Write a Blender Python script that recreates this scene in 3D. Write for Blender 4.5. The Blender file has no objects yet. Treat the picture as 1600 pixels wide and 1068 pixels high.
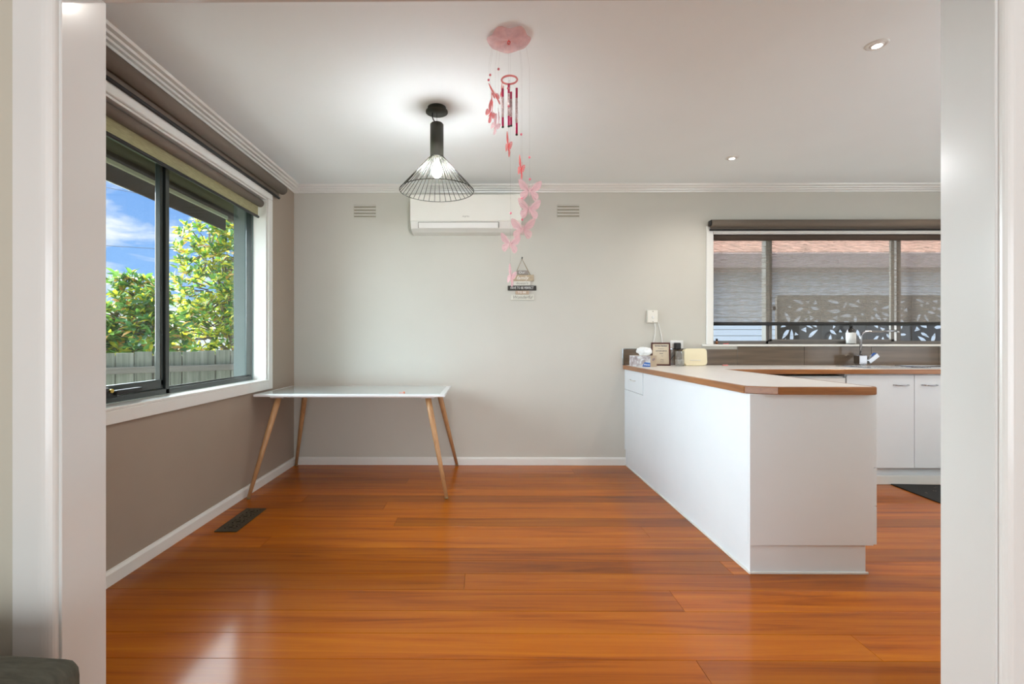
import bpy, bmesh, math, random
from mathutils import Vector, Matrix, Euler
R = math.radians
PI = math.pi
random.seed(7)
scn = bpy.context.scene
C = scn.collection

# ------------------------------------------------------------------ camera
cam_d = bpy.data.cameras.new('camera')
cam = bpy.data.objects.new('camera', cam_d)
C.objects.link(cam)
cam.location = (0, 0, 1.12)
cam.rotation_euler = (R(90), 0, R(0.4))
cam_d.sensor_width = 36
cam_d.lens = 750 / 1600 * 36
cam_d.shift_x = 50 / 1600
cam_d.shift_y = -1.5 / 1600
cam_d.clip_start = 0.02
scn.camera = cam

# ------------------------------------------------------------------ world: blue sky with clouds
w = bpy.data.worlds.new('sky')
scn.world = w
w.use_nodes = True
nt = w.node_tree
nt.nodes.clear()
tc = nt.nodes.new('ShaderNodeTexCoord')
sep = nt.nodes.new('ShaderNodeSeparateXYZ')
nt.links.new(tc.outputs['Generated'], sep.inputs[0])
grad = nt.nodes.new('ShaderNodeValToRGB')
grad.color_ramp.elements[0].position = 0.0
grad.color_ramp.elements[0].color = (0.30, 0.56, 0.98, 1)
grad.color_ramp.elements[1].position = 0.6
grad.color_ramp.elements[1].color = (0.07, 0.22, 0.72, 1)
nt.links.new(sep.outputs['Z'], grad.inputs[0])
mp = nt.nodes.new('ShaderNodeMapping')
mp.inputs['Scale'].default_value = (1.2, 1.2, 3.0)
mp.inputs['Location'].default_value = (0.35, 0.2, 0.1)
nt.links.new(tc.outputs['Generated'], mp.inputs[0])
nz = nt.nodes.new('ShaderNodeTexNoise')
nz.inputs['Scale'].default_value = 5.0
nz.inputs['Detail'].default_value = 7
nz.inputs['Roughness'].default_value = 0.55
nz.inputs['Distortion'].default_value = 0.4
nt.links.new(mp.outputs[0], nz.inputs['Vector'])
cr = nt.nodes.new('ShaderNodeValToRGB')
cr.color_ramp.elements[0].position = 0.44
cr.color_ramp.elements[1].position = 0.56
nt.links.new(nz.outputs['Fac'], cr.inputs[0])
mx = nt.nodes.new('ShaderNodeMixRGB')
mx.inputs[2].default_value = (0.88, 0.92, 1.0, 1)
nt.links.new(cr.outputs[0], mx.inputs[0])
nt.links.new(grad.outputs[0], mx.inputs[1])
bg = nt.nodes.new('ShaderNodeBackground')
bg.inputs[1].default_value = 0.62
nt.links.new(mx.outputs[0], bg.inputs[0])
wo = nt.nodes.new('ShaderNodeOutputWorld')
nt.links.new(bg.outputs[0], wo.inputs[0])

# ------------------------------------------------------------------ lights
def sun(name, frm, energy, color, angle):
    d = bpy.data.lights.new(name, 'SUN')
    d.energy = energy
    d.color = color
    d.angle = R(angle)
    o = bpy.data.objects.new(name, d)
    C.objects.link(o)
    o.rotation_euler = Vector(frm).normalized().to_track_quat('Z', 'Y').to_euler()
    o.location = Vector(frm) * 10
    return o

def area(name, loc, target, sx, sy, energy, color):
    d = bpy.data.lights.new(name, 'AREA')
    d.shape = 'RECTANGLE'
    d.size = sx
    d.size_y = sy
    d.energy = energy
    d.color = color
    o = bpy.data.objects.new(name, d)
    C.objects.link(o)
    o.location = loc
    o.rotation_euler = (Vector(loc) - Vector(target)).to_track_quat('Z', 'Y').to_euler()
    return o

sun('sun', (-0.45, 0.75, 1.55), 7.0, (1.0, 0.95, 0.85), 0.6)
# added wide suns standing in for skylight on the window side
sun('sky_fill', (-1.0, -0.30, 0.36), 9.2, (0.78, 0.90, 1.0), 80)
sun('sky_fill_sunward', (-0.80, 0.58, 0.38), 6.6, (0.86, 0.95, 1.0), 62)
# unseen fill added behind the camera, in front of a solid wall
area('living_fill', (0.6, -3.35, 1.1), (0.4, 4, 2.0), 4.2, 2.0, 76, (0.86, 0.94, 1.0))
# unseen fill added at the kitchen's solid right-hand wall
area('kitchen_door_daylight', (4.9, 2.4, 1.4), (0, 2.8, 1.3), 1.8, 2.0, 10, (0.86, 0.93, 1.0))
# unseen fill added right of the opening to brighten the peninsula and bench
area('kitchen_near_fill', (2.6, 1.22, 1.45), (2.2, 4.0, 1.3), 1.6, 1.1, 13, (0.80, 0.92, 1.0))
DOWNLIGHTS = [(1.90, 3.68), (1.86, 2.28), (-0.21, 1.93), (3.95, 3.68), (3.6, 2.28)]  # last two are out of view, added to light the kitchen
DL_W = [15, 15, 10, 14, 12]
DL_C = [(1.0, .95, .88), (1.0, .95, .88), (1.0, .95, .88), (1.0, .78, .56), (1.0, .78, .56)]
vs = scn.view_settings
vs.view_transform = 'Standard'
vs.look = 'None'
vs.gamma = 1
vs.use_curve_mapping = False
vs.exposure = 0.96

# ------------------------------------------------------------------ materials
MATS = {}
def new_mat(name):
    m = bpy.data.materials.new(name)
    m.use_nodes = True
    MATS[name] = m
    return m, m.node_tree, m.node_tree.nodes['Principled BSDF']

def noise_node(nt, scale, detail=3, vec_scale=None, coord='Object', offset_random=False):
    tc = nt.nodes.new('ShaderNodeTexCoord')
    mp = nt.nodes.new('ShaderNodeMapping')
    if vec_scale:
        mp.inputs['Scale'].default_value = vec_scale
    nt.links.new(tc.outputs[coord], mp.inputs[0])
    if offset_random:
        oi = nt.nodes.new('ShaderNodeObjectInfo')
        mu = nt.nodes.new('ShaderNodeMath'); mu.operation = 'MULTIPLY'; mu.inputs[1].default_value = 57
        nt.links.new(oi.outputs['Random'], mu.inputs[0])
        cb = nt.nodes.new('ShaderNodeCombineXYZ')
        for i in range(3):
            nt.links.new(mu.outputs[0], cb.inputs[i])
        nt.links.new(cb.outputs[0], mp.inputs['Location'])
    n = nt.nodes.new('ShaderNodeTexNoise')
    n.inputs['Scale'].default_value = scale
    n.inputs['Detail'].default_value = detail
    nt.links.new(mp.outputs[0], n.inputs['Vector'])
    return n

def mat(name, color, rough=0.6, metal=0.0, var=0.0, vscale=8, bump=0.0, bscale=120, coat=0.0, stretch=None, spec=0.5):
    m, nt, p = new_mat(name)
    p.inputs['Base Color'].default_value = (*color, 1)
    p.inputs['Roughness'].default_value = rough
    p.inputs['Metallic'].default_value = metal
    p.inputs['Coat Weight'].default_value = coat
    p.inputs['Coat Roughness'].default_value = 0.08
    p.inputs['Specular IOR Level'].default_value = spec
    if var > 0:
        n = noise_node(nt, vscale, 4, stretch)
        r = nt.nodes.new('ShaderNodeValToRGB')
        r.color_ramp.elements[0].position = 0.3
        r.color_ramp.elements[1].position = 0.7
        r.color_ramp.elements[0].color = (*[c * (1 - var) for c in color], 1)
        r.color_ramp.elements[1].color = (*[min(1, c * (1 + var)) for c in color], 1)
        nt.links.new(n.outputs['Fac'], r.inputs[0])
        nt.links.new(r.outputs[0], p.inputs['Base Color'])
    if bump > 0:
        n = noise_node(nt, bscale, 3, stretch)
        b = nt.nodes.new('ShaderNodeBump')
        b.inputs['Strength'].default_value = bump
        b.inputs['Distance'].default_value = 0.002
        nt.links.new(n.outputs['Fac'], b.inputs['Height'])
        nt.links.new(b.outputs[0], p.inputs['Normal'])
    return m

def emit(name, color, strength):
    m = bpy.data.materials.new(name)
    m.use_nodes = True
    nt = m.node_tree
    nt.nodes.clear()
    e = nt.nodes.new('ShaderNodeEmission')
    e.inputs[0].default_value = (*color, 1)
    e.inputs[1].default_value = strength
    o = nt.nodes.new('ShaderNodeOutputMaterial')
    nt.links.new(e.outputs[0], o.inputs[0])
    return m

def glass_mat(name, tint=(0.97, 0.99, 0.98), fr=1.45, rough=0.0):
    m = bpy.data.materials.new(name)
    m.use_nodes = True
    nt = m.node_tree
    nt.nodes.clear()
    t = nt.nodes.new('ShaderNodeBsdfTransparent'); t.inputs[0].default_value = (*tint, 1)
    g = nt.nodes.new('ShaderNodeBsdfGlossy'); g.inputs['Roughness'].default_value = rough
    lw = nt.nodes.new('ShaderNodeLayerWeight'); lw.inputs[0].default_value = 0.5
    pw = nt.nodes.new('ShaderNodeMath'); pw.operation = 'POWER'; pw.inputs[1].default_value = 5
    nt.links.new(lw.outputs['Facing'], pw.inputs[0])
    f = nt.nodes.new('ShaderNodeMath'); f.operation = 'MULTIPLY_ADD'
    f0 = ((fr - 1) / (fr + 1)) ** 2
    f.inputs[1].default_value = 1 - f0; f.inputs[2].default_value = f0
    nt.links.new(pw.outputs[0], f.inputs[0])
    x = nt.nodes.new('ShaderNodeMixShader')
    o = nt.nodes.new('ShaderNodeOutputMaterial')
    nt.links.new(f.outputs[0], x.inputs[0]); nt.links.new(t.outputs[0], x.inputs[1])
    nt.links.new(g.outputs[0], x.inputs[2]); nt.links.new(x.outputs[0], o.inputs[0])
    return m

def sheer_mat(name, color, transp, contrast, axis_scale, scale=26):
    """woven see-through blind: thread colour with horizontal slubs"""
    m = bpy.data.materials.new(name)
    m.use_nodes = True
    nt = m.node_tree
    nt.nodes.clear()
    n = noise_node(nt, scale, 4, axis_scale)
    r = nt.nodes.new('ShaderNodeValToRGB')
    r.color_ramp.elements[0].position = 0.38
    r.color_ramp.elements[1].position = 0.62
    a = max(0, transp - contrast); b = min(1, transp + contrast)
    r.color_ramp.elements[0].color = (a, a, a, 1)
    r.color_ramp.elements[1].color = (b, b, b, 1)
    nt.links.new(n.outputs['Fac'], r.inputs[0])
    t = nt.nodes.new('ShaderNodeBsdfTransparent')
    d = nt.nodes.new('ShaderNodeBsdfDiffuse'); d.inputs[0].default_value = (*color, 1)
    l = nt.nodes.new('ShaderNodeBsdfTranslucent'); l.inputs[0].default_value = (*color, 1)
    x1 = nt.nodes.new('ShaderNodeMixShader'); x1.inputs[0].default_value = 0.5
    x2 = nt.nodes.new('ShaderNodeMixShader')
    o = nt.nodes.new('ShaderNodeOutputMaterial')
    nt.links.new(d.outputs[0], x1.inputs[1]); nt.links.new(l.outputs[0], x1.inputs[2])
    nt.links.new(r.outputs[0], x2.inputs[0])
    nt.links.new(x1.outputs[0], x2.inputs[1]); nt.links.new(t.outputs[0], x2.inputs[2])
    nt.links.new(x2.outputs[0], o.inputs[0])
    return m

def wood_mat(name, c_dark, c_mid, c_light, axis='X', rough=0.25, coat=0.0, coat_rough=0.1, rand=0.35, grain=1.0):
    m, nt, p = new_mat(name)
    st = {'X': (0.55, 9, 9), 'Y': (9, 0.55, 9), 'Z': (9, 9, 0.55)}[axis]
    n = noise_node(nt, 1.6 * grain, 6, st, offset_random=True)
    n.inputs['Roughness'].default_value = 0.62
    n.inputs['Distortion'].default_value = 0.9
    st2 = {'X': (1.2, 60, 60), 'Y': (60, 1.2, 60), 'Z': (60, 60, 1.2)}[axis]
    n2 = noise_node(nt, 2.0 * grain, 3, st2, offset_random=True)
    r = nt.nodes.new('ShaderNodeValToRGB')
    e = r.color_ramp.elements
    e[0].position = 0.25; e[0].color = (*c_dark, 1)
    e[1].position = 0.75; e[1].color = (*c_light, 1)
    k = r.color_ramp.elements.new(0.47); k.color = (*c_mid, 1)
    ad = nt.nodes.new('ShaderNodeMath'); ad.operation = 'MULTIPLY_ADD'
    ad.inputs[1].default_value = 0.22; ad.inputs[2].default_value = -0.11
    nt.links.new(n2.outputs['Fac'], ad.inputs[0])
    a2 = nt.nodes.new('ShaderNodeMath'); a2.operation = 'ADD'
    nt.links.new(n.outputs['Fac'], a2.inputs[0]); nt.links.new(ad.outputs[0], a2.inputs[1])
    nt.links.new(a2.outputs[0], r.inputs[0])
    oi = nt.nodes.new('ShaderNodeObjectInfo')
    hv = nt.nodes.new('ShaderNodeHueSaturation')
    mr = nt.nodes.new('ShaderNodeMapRange')
    mr.inputs[3].default_value = 1 - rand; mr.inputs[4].default_value = 1 + rand * 0.6
    nt.links.new(oi.outputs['Random'], mr.inputs[0])
    nt.links.new(mr.outputs[0], hv.inputs['Value'])
    nt.links.new(r.outputs[0], hv.inputs['Color'])
    nt.links.new(hv.outputs[0], p.inputs['Base Color'])
    p.inputs['Roughness'].default_value = rough
    p.inputs['Coat Weight'].default_value = coat
    p.inputs['Coat Roughness'].default_value = coat_rough
    b = nt.nodes.new('ShaderNodeBump'); b.inputs['Strength'].default_value = 0.05; b.inputs['Distance'].default_value = 0.002
    nt.links.new(n2.outputs['Fac'], b.inputs['Height']); nt.links.new(b.outputs[0], p.inputs['Normal'])
    return m

WALL = mat('wall_paint', (0.60, 0.58, 0.52), 0.75, var=0.015, vscale=3, bump=0.08, bscale=260)
WALL_L = mat('wall_left_taupe', (0.36, 0.29, 0.23), 0.72, var=0.02, vscale=3, bump=0.08, bscale=260)  # darker and browner than the other walls
WALL_LIV = mat('wall_paint_living', (0.60, 0.56, 0.46), 0.7, var=0.02, vscale=3, bump=0.05, bscale=260)
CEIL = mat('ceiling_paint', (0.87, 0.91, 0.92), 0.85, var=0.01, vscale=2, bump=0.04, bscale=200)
TRIM = mat('trim_gloss_white', (0.80, 0.79, 0.75), 0.28, coat=0.35, bump=0.03, bscale=60)
JAMB = mat('jamb_gloss_paint', (0.74, 0.74, 0.71), 0.22, coat=0.5, bump=0.04, bscale=14)
CAB = mat('cabinet_white_laminate', (0.80, 0.84, 0.87), 0.38, var=0.008, bump=0.03, bscale=300)
LAM = mat('worktop_laminate', (0.82, 0.78, 0.74), 0.32, var=0.012, vscale=30)
EDGE = wood_mat('timber_edge', (0.19, 0.060, 0.012), (0.34, 0.120, 0.022), (0.46, 0.18, 0.04), 'X', 0.3, 0.4, 0.1, 0.1, 2.2)
EDGE_Y = wood_mat('timber_edge_lengthwise', (0.19, 0.060, 0.012), (0.34, 0.120, 0.022), (0.46, 0.18, 0.04), 'Y', 0.3, 0.4, 0.1, 0.1, 2.2)
FLOOR = wood_mat('floorboard_timber', (0.19, 0.037, 0.0008), (0.38, 0.092, 0.001), (0.48, 0.142, 0.0015), 'X', 0.38, 0.38, 0.14, 0.30)
FLOOR.node_tree.nodes['Principled BSDF'].inputs['Specular IOR Level'].default_value = 0.08
LEGW = wood_mat('leg_beech', (0.36, 0.18, 0.075), (0.50, 0.27, 0.12), (0.60, 0.35, 0.17), 'Z', 0.4, 0.15, 0.2, 0.06, 2.0)
TABLE_W = mat('table_white_metal', (0.85, 0.86, 0.87), 0.3, coat=0.3, bump=0.01)
TABLE_G = mat('table_frosted_glass', (0.50, 0.60, 0.62), 0.12, coat=1.0, var=0.01)
FRAME = mat('window_frame_charcoal', (0.022, 0.030, 0.028), 0.3, 0.0, var=0.1, coat=0.3)
BLACK = mat('black_plastic', (0.012, 0.012, 0.012), 0.5, var=0.1, vscale=20)
BLACKM = mat('pendant_dark_metal', (0.026, 0.025, 0.016), 0.5, var=0.08, vscale=30)
ALU = mat('anodised_aluminium', (0.15, 0.135, 0.12), 0.4, 0.3, var=0.03)
CHROME = mat('chrome', (0.40, 0.41, 0.43), 0.12, 1.0, var=0.01)
STEEL = mat('brushed_steel', (0.60, 0.60, 0.60), 0.22, 1.0, bump=0.03, bscale=200, stretch=(1, 20, 1))
PLASW = mat('white_plastic', (0.82, 0.81, 0.78), 0.3, var=0.006)
PLASC = mat('cream_plastic', (0.78, 0.75, 0.67), 0.35, var=0.01)
CREAM = mat('cream_board_plastic', (0.86, 0.76, 0.52), 0.38, var=0.02)
TILE = mat('splashback_tile', (0.13, 0.092, 0.062), 0.25, coat=0.4, var=0.22, vscale=2.5, stretch=(1, 1, 14))
GROUT = mat('grout', (0.40, 0.33, 0.26), 0.9, var=0.05)
BLINDF = mat('blind_block_fabric', (0.17, 0.135, 0.105), 0.75, var=0.04, vscale=60, bump=0.15, bscale=500, stretch=(1, 1, 6))
BLINDD = mat('blind_dark_roll', (0.075, 0.05, 0.035), 0.8, var=0.05, vscale=60, bump=0.15, bscale=500)
SHEER_L = sheer_mat('sheer_olive_weave', (0.52, 0.46, 0.30), 0.24, 0.10, (8, 0.7, 14))
SHEER_K = sheer_mat('sheer_taupe_weave', (0.30, 0.26, 0.22), 0.55, 0.15, (1.2, 8, 34), 9)
GLASS = glass_mat('window_glass', (0.95, 0.97, 0.96), 1.35)
CGLASS = glass_mat('clear_drinking_glass', (0.97, 0.98, 0.98), 2.2, 0.05)
PALING = wood_mat('weathered_paling', (0.08, 0.085, 0.065), (0.22, 0.235, 0.19), (0.36, 0.37, 0.32), 'Z', 0.85, 0, 0.1, 0.16, 1.6)
RAILM = wood_mat('weathered_rail', (0.12, 0.105, 0.09), (0.20, 0.185, 0.16), (0.27, 0.25, 0.22), 'X', 0.85, 0, 0.1, 0.1, 1.6)
BARK = mat('magnolia_bark', (0.19, 0.145, 0.10), 0.9, var=0.3, vscale=14, bump=0.5, bscale=30)
RENDER = mat('exterior_render', (0.085, 0.115, 0.11), 0.85, var=0.05, vscale=9, bump=0.4, bscale=90)
SOFFIT = mat('soffit_olive', (0.045, 0.040, 0.018), 0.8, var=0.06)
BATTEN = mat('pale_green_batten', (0.62, 0.64, 0.42), 0.7, var=0.05)
AWNING = mat('awning_dark_brown', (0.085, 0.062, 0.048), 0.8, var=0.08, vscale=30)
GRASS = mat('lawn', (0.10, 0.16, 0.04), 0.9, var=0.35, vscale=6, bump=0.5, bscale=60)
PAVE = mat('unseen_concrete', (0.36, 0.35, 0.33), 0.9, var=0.08, vscale=5)
PAVE2 = mat('bounce_paving', (0.62, 0.61, 0.58), 0.9, var=0.05, vscale=5)
WEATHER = mat('weatherboard_paint', (0.44, 0.46, 0.50), 0.5, var=0.01)
WBACK = mat('weatherboard_joint', (0.34, 0.29, 0.22), 0.8, var=0.03)
ROOFT = mat('terracotta_tile', (0.38, 0.20, 0.15), 0.8, var=0.22, vscale=5)
FASCIA = mat('neighbour_fascia', (0.36, 0.26, 0.25), 0.6, var=0.04)
SCREEN = mat('laser_cut_screen_metal', (0.075, 0.058, 0.048), 0.5, var=0.05)
SOFA = mat('ottoman_fabric', (0.085, 0.082, 0.060), 0.95, var=0.25, vscale=28, bump=0.5, bscale=260, stretch=(1, 4, 1))
BRONZE = mat('aged_bronze', (0.075, 0.062, 0.036), 0.4, 0.5, var=0.2, vscale=25)
DARKVOID = mat('duct_black', (0.004, 0.004, 0.004), 0.9, var=0.1)
MATB = mat('black_mat_rubber', (0.006, 0.006, 0.006), 0.8, bump=0.3, bscale=90, var=0.1)
MATDOT = mat('mat_speck', (0.16, 0.12, 0.09), 0.7, var=0.1)
PINK_T = mat('petal_rose', (0.86, 0.30, 0.33), 0.35, var=0.1, vscale=30)
RED_A = mat('wing_edge_red', (0.85, 0.10, 0.10), 0.35, var=0.08, vscale=30)
MAG = mat('chime_magenta', (0.58, 0.012, 0.12), 0.3, 0.3, var=0.08, coat=0.5)
SILV = mat('chime_glitter_band', (0.72, 0.60, 0.62), 0.28, 0.5, var=0.4, vscale=190)
BEAD = mat('bead_pink', (0.85, 0.22, 0.30), 0.15, coat=0.8, var=0.1)
STRING = glass_mat('clear_string', (0.90, 0.90, 0.90), 1.4)
ROPE = mat('jute_rope', (0.36, 0.25, 0.13), 0.9, var=0.15, vscale=90, bump=0.4, bscale=400)
FRAMEW = mat('frame_mahogany', (0.075, 0.012, 0.008), 0.3, var=0.15, coat=0.4)
PAPER = mat('certificate_paper', (0.66, 0.56, 0.42), 0.7, var=0.02)
INK = mat('ink_navy', (0.03, 0.03, 0.07), 0.6, var=0.1)
INKG = mat('ink_grey', (0.22, 0.20, 0.17), 0.7, var=0.1)
INKW = mat('ink_white', (0.88, 0.87, 0.84), 0.6, var=0.02)
TISSUE = mat('tissue_paper', (0.88, 0.89, 0.88), 0.85, var=0.02, bump=0.2, bscale=60)
AMBER = mat('amber_glass', (0.012, 0.007, 0.004), 0.06, coat=1.0, var=0.1)
LABELW = mat('bottle_label', (0.74, 0.74, 0.72), 0.6, var=0.015)
BLUE = mat('label_blue', (0.02, 0.10, 0.36), 0.5, var=0.1)
TBOX2 = mat('tissue_box_tan', (0.50, 0.40, 0.29), 0.6, var=0.05)
ORANGE = mat('orange_tip', (0.85, 0.20, 0.06), 0.5, var=0.05)
PALEPK = mat('pale_pink_plastic', (0.80, 0.46, 0.42), 0.5, var=0.05)
GREY = mat('grey_slot', (0.16, 0.15, 0.12), 0.8, var=0.05)
ROPEC = mat('dark_cable', (0.02, 0.02, 0.02), 0.6, var=0.05)
BRASS = mat('brass_key', (0.62, 0.45, 0.12), 0.3, 0.9, var=0.05)

def translucent_mat(name, color, tr=0.45, transp=0.0, rough=0.4):
    m = bpy.data.materials.new(name)
    m.use_nodes = True
    nt = m.node_tree
    p = nt.nodes['Principled BSDF']
    n = noise_node(nt, 22, 3)
    r = nt.nodes.new('ShaderNodeValToRGB')
    r.color_ramp.elements[0].position = 0.3; r.color_ramp.elements[1].position = 0.7
    r.color_ramp.elements[0].color = (*[c * 0.82 for c in color], 1)
    r.color_ramp.elements[1].color = (*[min(1, c * 1.12) for c in color], 1)
    nt.links.new(n.outputs['Fac'], r.inputs[0])
    nt.links.new(r.outputs[0], p.inputs['Base Color'])
    p.inputs['Roughness'].default_value = rough
    l = nt.nodes.new('ShaderNodeBsdfTranslucent')
    nt.links.new(r.outputs[0], l.inputs[0])
    x = nt.nodes.new('ShaderNodeMixShader'); x.inputs[0].default_value = tr
    o = nt.nodes['Material Output']
    nt.links.new(p.outputs[0], x.inputs[1]); nt.links.new(l.outputs[0], x.inputs[2])
    last = x
    if transp > 0:
        t = nt.nodes.new('ShaderNodeBsdfTransparent'); t.inputs[0].default_value = (1, 0.92, 0.93, 1)
        y = nt.nodes.new('ShaderNodeMixShader'); y.inputs[0].default_value = transp
        nt.links.new(x.outputs[0], y.inputs[1]); nt.links.new(t.outputs[0], y.inputs[2])
        last = y
    nt.links.new(last.outputs[0], o.inputs[0])
    return m

LEAF = [translucent_mat('leaf_green', (0.16, 0.34, 0.06), 0.35, rough=0.3),
        translucent_mat('leaf_yellow_green', (0.66, 0.62, 0.05), 0.55, rough=0.3),
        translucent_mat('leaf_deep_green', (0.08, 0.20, 0.07), 0.25, rough=0.22),
        translucent_mat('leaf_russet', (0.60, 0.33, 0.08), 0.4, rough=0.45),
        translucent_mat('leaf_olive', (0.38, 0.42, 0.05), 0.45, rough=0.35)]
WING = translucent_mat('wing_pink_acrylic', (0.93, 0.62, 0.66), 0.4, 0.42, 0.2)
WING_R = translucent_mat('wing_coral_acrylic', (0.92, 0.32, 0.32), 0.4, 0.25, 0.2)
CANOPY = translucent_mat('canopy_pink_acrylic', (0.90, 0.55, 0.55), 0.4, 0.35, 0.2)

# floral print for the tissue box front
def floral_mat():
    m, nt, p = new_mat('tissue_box_floral_print')
    n = noise_node(nt, 18, 2)
    n.inputs['Distortion'].default_value = 1.6
    r = nt.nodes.new('ShaderNodeValToRGB')
    e = r.color_ramp.elements
    e[0].position = 0.36; e[0].color = (0.30, 0.25, 0.24, 1)
    e[1].position = 0.62; e[1].color = (0.66, 0.68, 0.68, 1)
    k = e.new(0.48); k.color = (0.48, 0.42, 0.42, 1)
    nt.links.new(n.outputs['Fac'], r.inputs[0])
    nt.links.new(r.outputs[0], p.inputs['Base Color'])
    p.inputs['Roughness'].default_value = 0.5
    return m
FLORAL = floral_mat()

# ------------------------------------------------------------------ mesh helpers
class MB:
    def __init__(self):
        self.bm = bmesh.new()
        self.midx = 0
    def box(self, x0, x1, y0, y1, z0, z1, bevel=0.0, M=None, seg=1):
        b = bmesh.new()
        bmesh.ops.create_cube(b, size=1)
        for v in b.verts:
            v.co = Vector(((x0 + x1) / 2 + v.co.x * (x1 - x0), (y0 + y1) / 2 + v.co.y * (y1 - y0), (z0 + z1) / 2 + v.co.z * (z1 - z0)))
        if bevel > 0:
            bmesh.ops.bevel(b, geom=b.edges[:], offset=bevel, segments=seg, affect='EDGES', profile=0.5)
        self._merge(b, M)
        return self
    def _merge(self, b, M=None):
        if M is not None:
            bmesh.ops.transform(b, matrix=M, verts=b.verts)
        for f in b.faces:
            f.material_index = self.midx
        me = bpy.data.meshes.new('tmp')
        b.to_mesh(me)
        b.free()
        self.bm.from_mesh(me)
        bpy.data.meshes.remove(me)
    def cyl(self, p0, p1, r0, r1=None, n=16, M=None, smooth=True):
        r1 = r0 if r1 is None else r1
        p0 = Vector(p0); p1 = Vector(p1)
        b = bmesh.new()
        L = (p1 - p0).length
        bmesh.ops.create_cone(b, cap_ends=True, segments=n, radius1=r0, radius2=r1, depth=L)
        q = (p1 - p0).to_track_quat('Z', 'Y').to_matrix().to_4x4()
        bmesh.ops.transform(b, matrix=Matrix.Translation((p0 + p1) / 2) @ q, verts=b.verts)
        if smooth:
            for f in b.faces:
                f.smooth = len(f.verts) == 4
        self._merge(b, M)
        return self
    def sphere(self, c, r, sc=(1, 1, 1), seg=12, M=None):
        b = bmesh.new()
        bmesh.ops.create_uvsphere(b, u_segments=seg, v_segments=max(6, seg // 2 + 2), radius=r)
        for v in b.verts:
            v.co = Vector((v.co.x * sc[0] + c[0], v.co.y * sc[1] + c[1], v.co.z * sc[2] + c[2]))
        for f in b.faces:
            f.smooth = True
        self._merge(b, M)
        return self
    def lathe(self, prof, n=24, c=(0, 0, 0), M=None, smooth=True):
        b = bmesh.new()
        rings = []
        for r, z in prof:
            if r < 1e-5:
                rings.append([b.verts.new((c[0], c[1], c[2] + z))])
            else:
                rings.append([b.verts.new((c[0] + r * math.cos(2 * PI * i / n), c[1] + r * math.sin(2 * PI * i / n), c[2] + z)) for i in range(n)])
        for a, d in zip(rings[:-1], rings[1:]):
            for i in range(n):
                j = (i + 1) % n
                if len(a) == 1 and len(d) == 1: continue
                if len(a) == 1: f = b.faces.new((a[0], d[j], d[i]))
                elif len(d) == 1: f = b.faces.new((a[i], a[j], d[0]))
                else: f = b.faces.new((a[i], a[j], d[j], d[i]))
                f.smooth = smooth
        bmesh.ops.recalc_face_normals(b, faces=b.faces[:])
        self._merge(b, M)
        return self
    def tube(self, pts, r, n=8, M=None, closed=False):
        pts = [Vector(p) for p in pts]
        b = bmesh.new()
        rings = []
        N = len(pts)
        up = Vector((0, 0, 1))
        for i, p in enumerate(pts):
            if closed:
                t = pts[(i + 1) % N] - pts[i - 1]
            else:
                t = pts[min(i + 1, N - 1)] - pts[max(i - 1, 0)]
            t.normalize()
            u = up if abs(t.dot(up)) < 0.95 else Vector((1, 0, 0))
            s = t.cross(u).normalized(); q = s.cross(t)
            rr = r[i] if isinstance(r, (list, tuple)) else r
            rings.append([b.verts.new(p + s * rr * math.cos(2 * PI * k / n) + q * rr * math.sin(2 * PI * k / n)) for k in range(n)])
        pairs = list(zip(rings[:-1], rings[1:]))
        if closed: pairs.append((rings[-1], rings[0]))
        for a, d in pairs:
            for k in range(n):
                f = b.faces.new((a[k], a[(k + 1) % n], d[(k + 1) % n], d[k])); f.smooth = True
        if not closed:
            b.faces.new(rings[0][::-1]); b.faces.new(rings[-1])
        bmesh.ops.recalc_face_normals(b, faces=b.faces[:])
        self._merge(b, M)
        return self
    def prism(self, poly, z0, z1, M=None, bevel=0.0):
        """poly: (x,y) outline extruded in z"""
        b = bmesh.new()
        v0 = [b.verts.new((x, y, z0)) for x, y in poly]
        f = b.faces.new(v0)
        r = bmesh.ops.extrude_face_region(b, geom=[f])
        for v in r['geom']:
            if isinstance(v, bmesh.types.BMVert):
                v.co.z = z1
        bmesh.ops.recalc_face_normals(b, faces=b.faces[:])
        if bevel > 0:
            bmesh.ops.bevel(b, geom=b.edges[:], offset=bevel, segments=1, affect='EDGES')
        self._merge(b, M)
        return self
    def extrude_profile(self, prof, axis, a0, a1):
        """prof: list of (u,z); axis 'X' extrudes along x with u=y; axis 'Y' extrudes along y with u=x"""
        b = bmesh.new()
        rings = []
        for a in (a0, a1):
            rings.append([b.verts.new((a, u, z) if axis == 'X' else (u, a, z)) for u, z in prof])
        n = len(prof)
        for i in range(n):
            j = (i + 1) % n
            b.faces.new((rings[0][i], rings[0][j], rings[1][j], rings[1][i]))
        b.faces.new(rings[0]); b.faces.new(rings[1][::-1])
        bmesh.ops.recalc_face_normals(b, faces=b.faces[:])
        self._merge(b)
        return self
    def build(self, name, m, parent=None, loc=None, rot=None, local=False):
        me = bpy.data.meshes.new(name)
        if parent is not None and not local:
            o_ = world_off(parent)
            for v in self.bm.verts:
                v.co -= o_
        self.bm.to_mesh(me)
        self.bm.free()
        for k in (m if isinstance(m, (list, tuple)) else [m]):
            me.materials.append(k)
        o = bpy.data.objects.new(name, me)
        C.objects.link(o)
        if parent is not None:
            o.parent = parent
        if loc is not None: o.location = loc
        if rot is not None: o.rotation_euler = rot
        return o

def world_off(o):
    v = Vector((0, 0, 0))
    while o is not None:
        v += o.location
        o = o.parent
    return v

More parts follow.
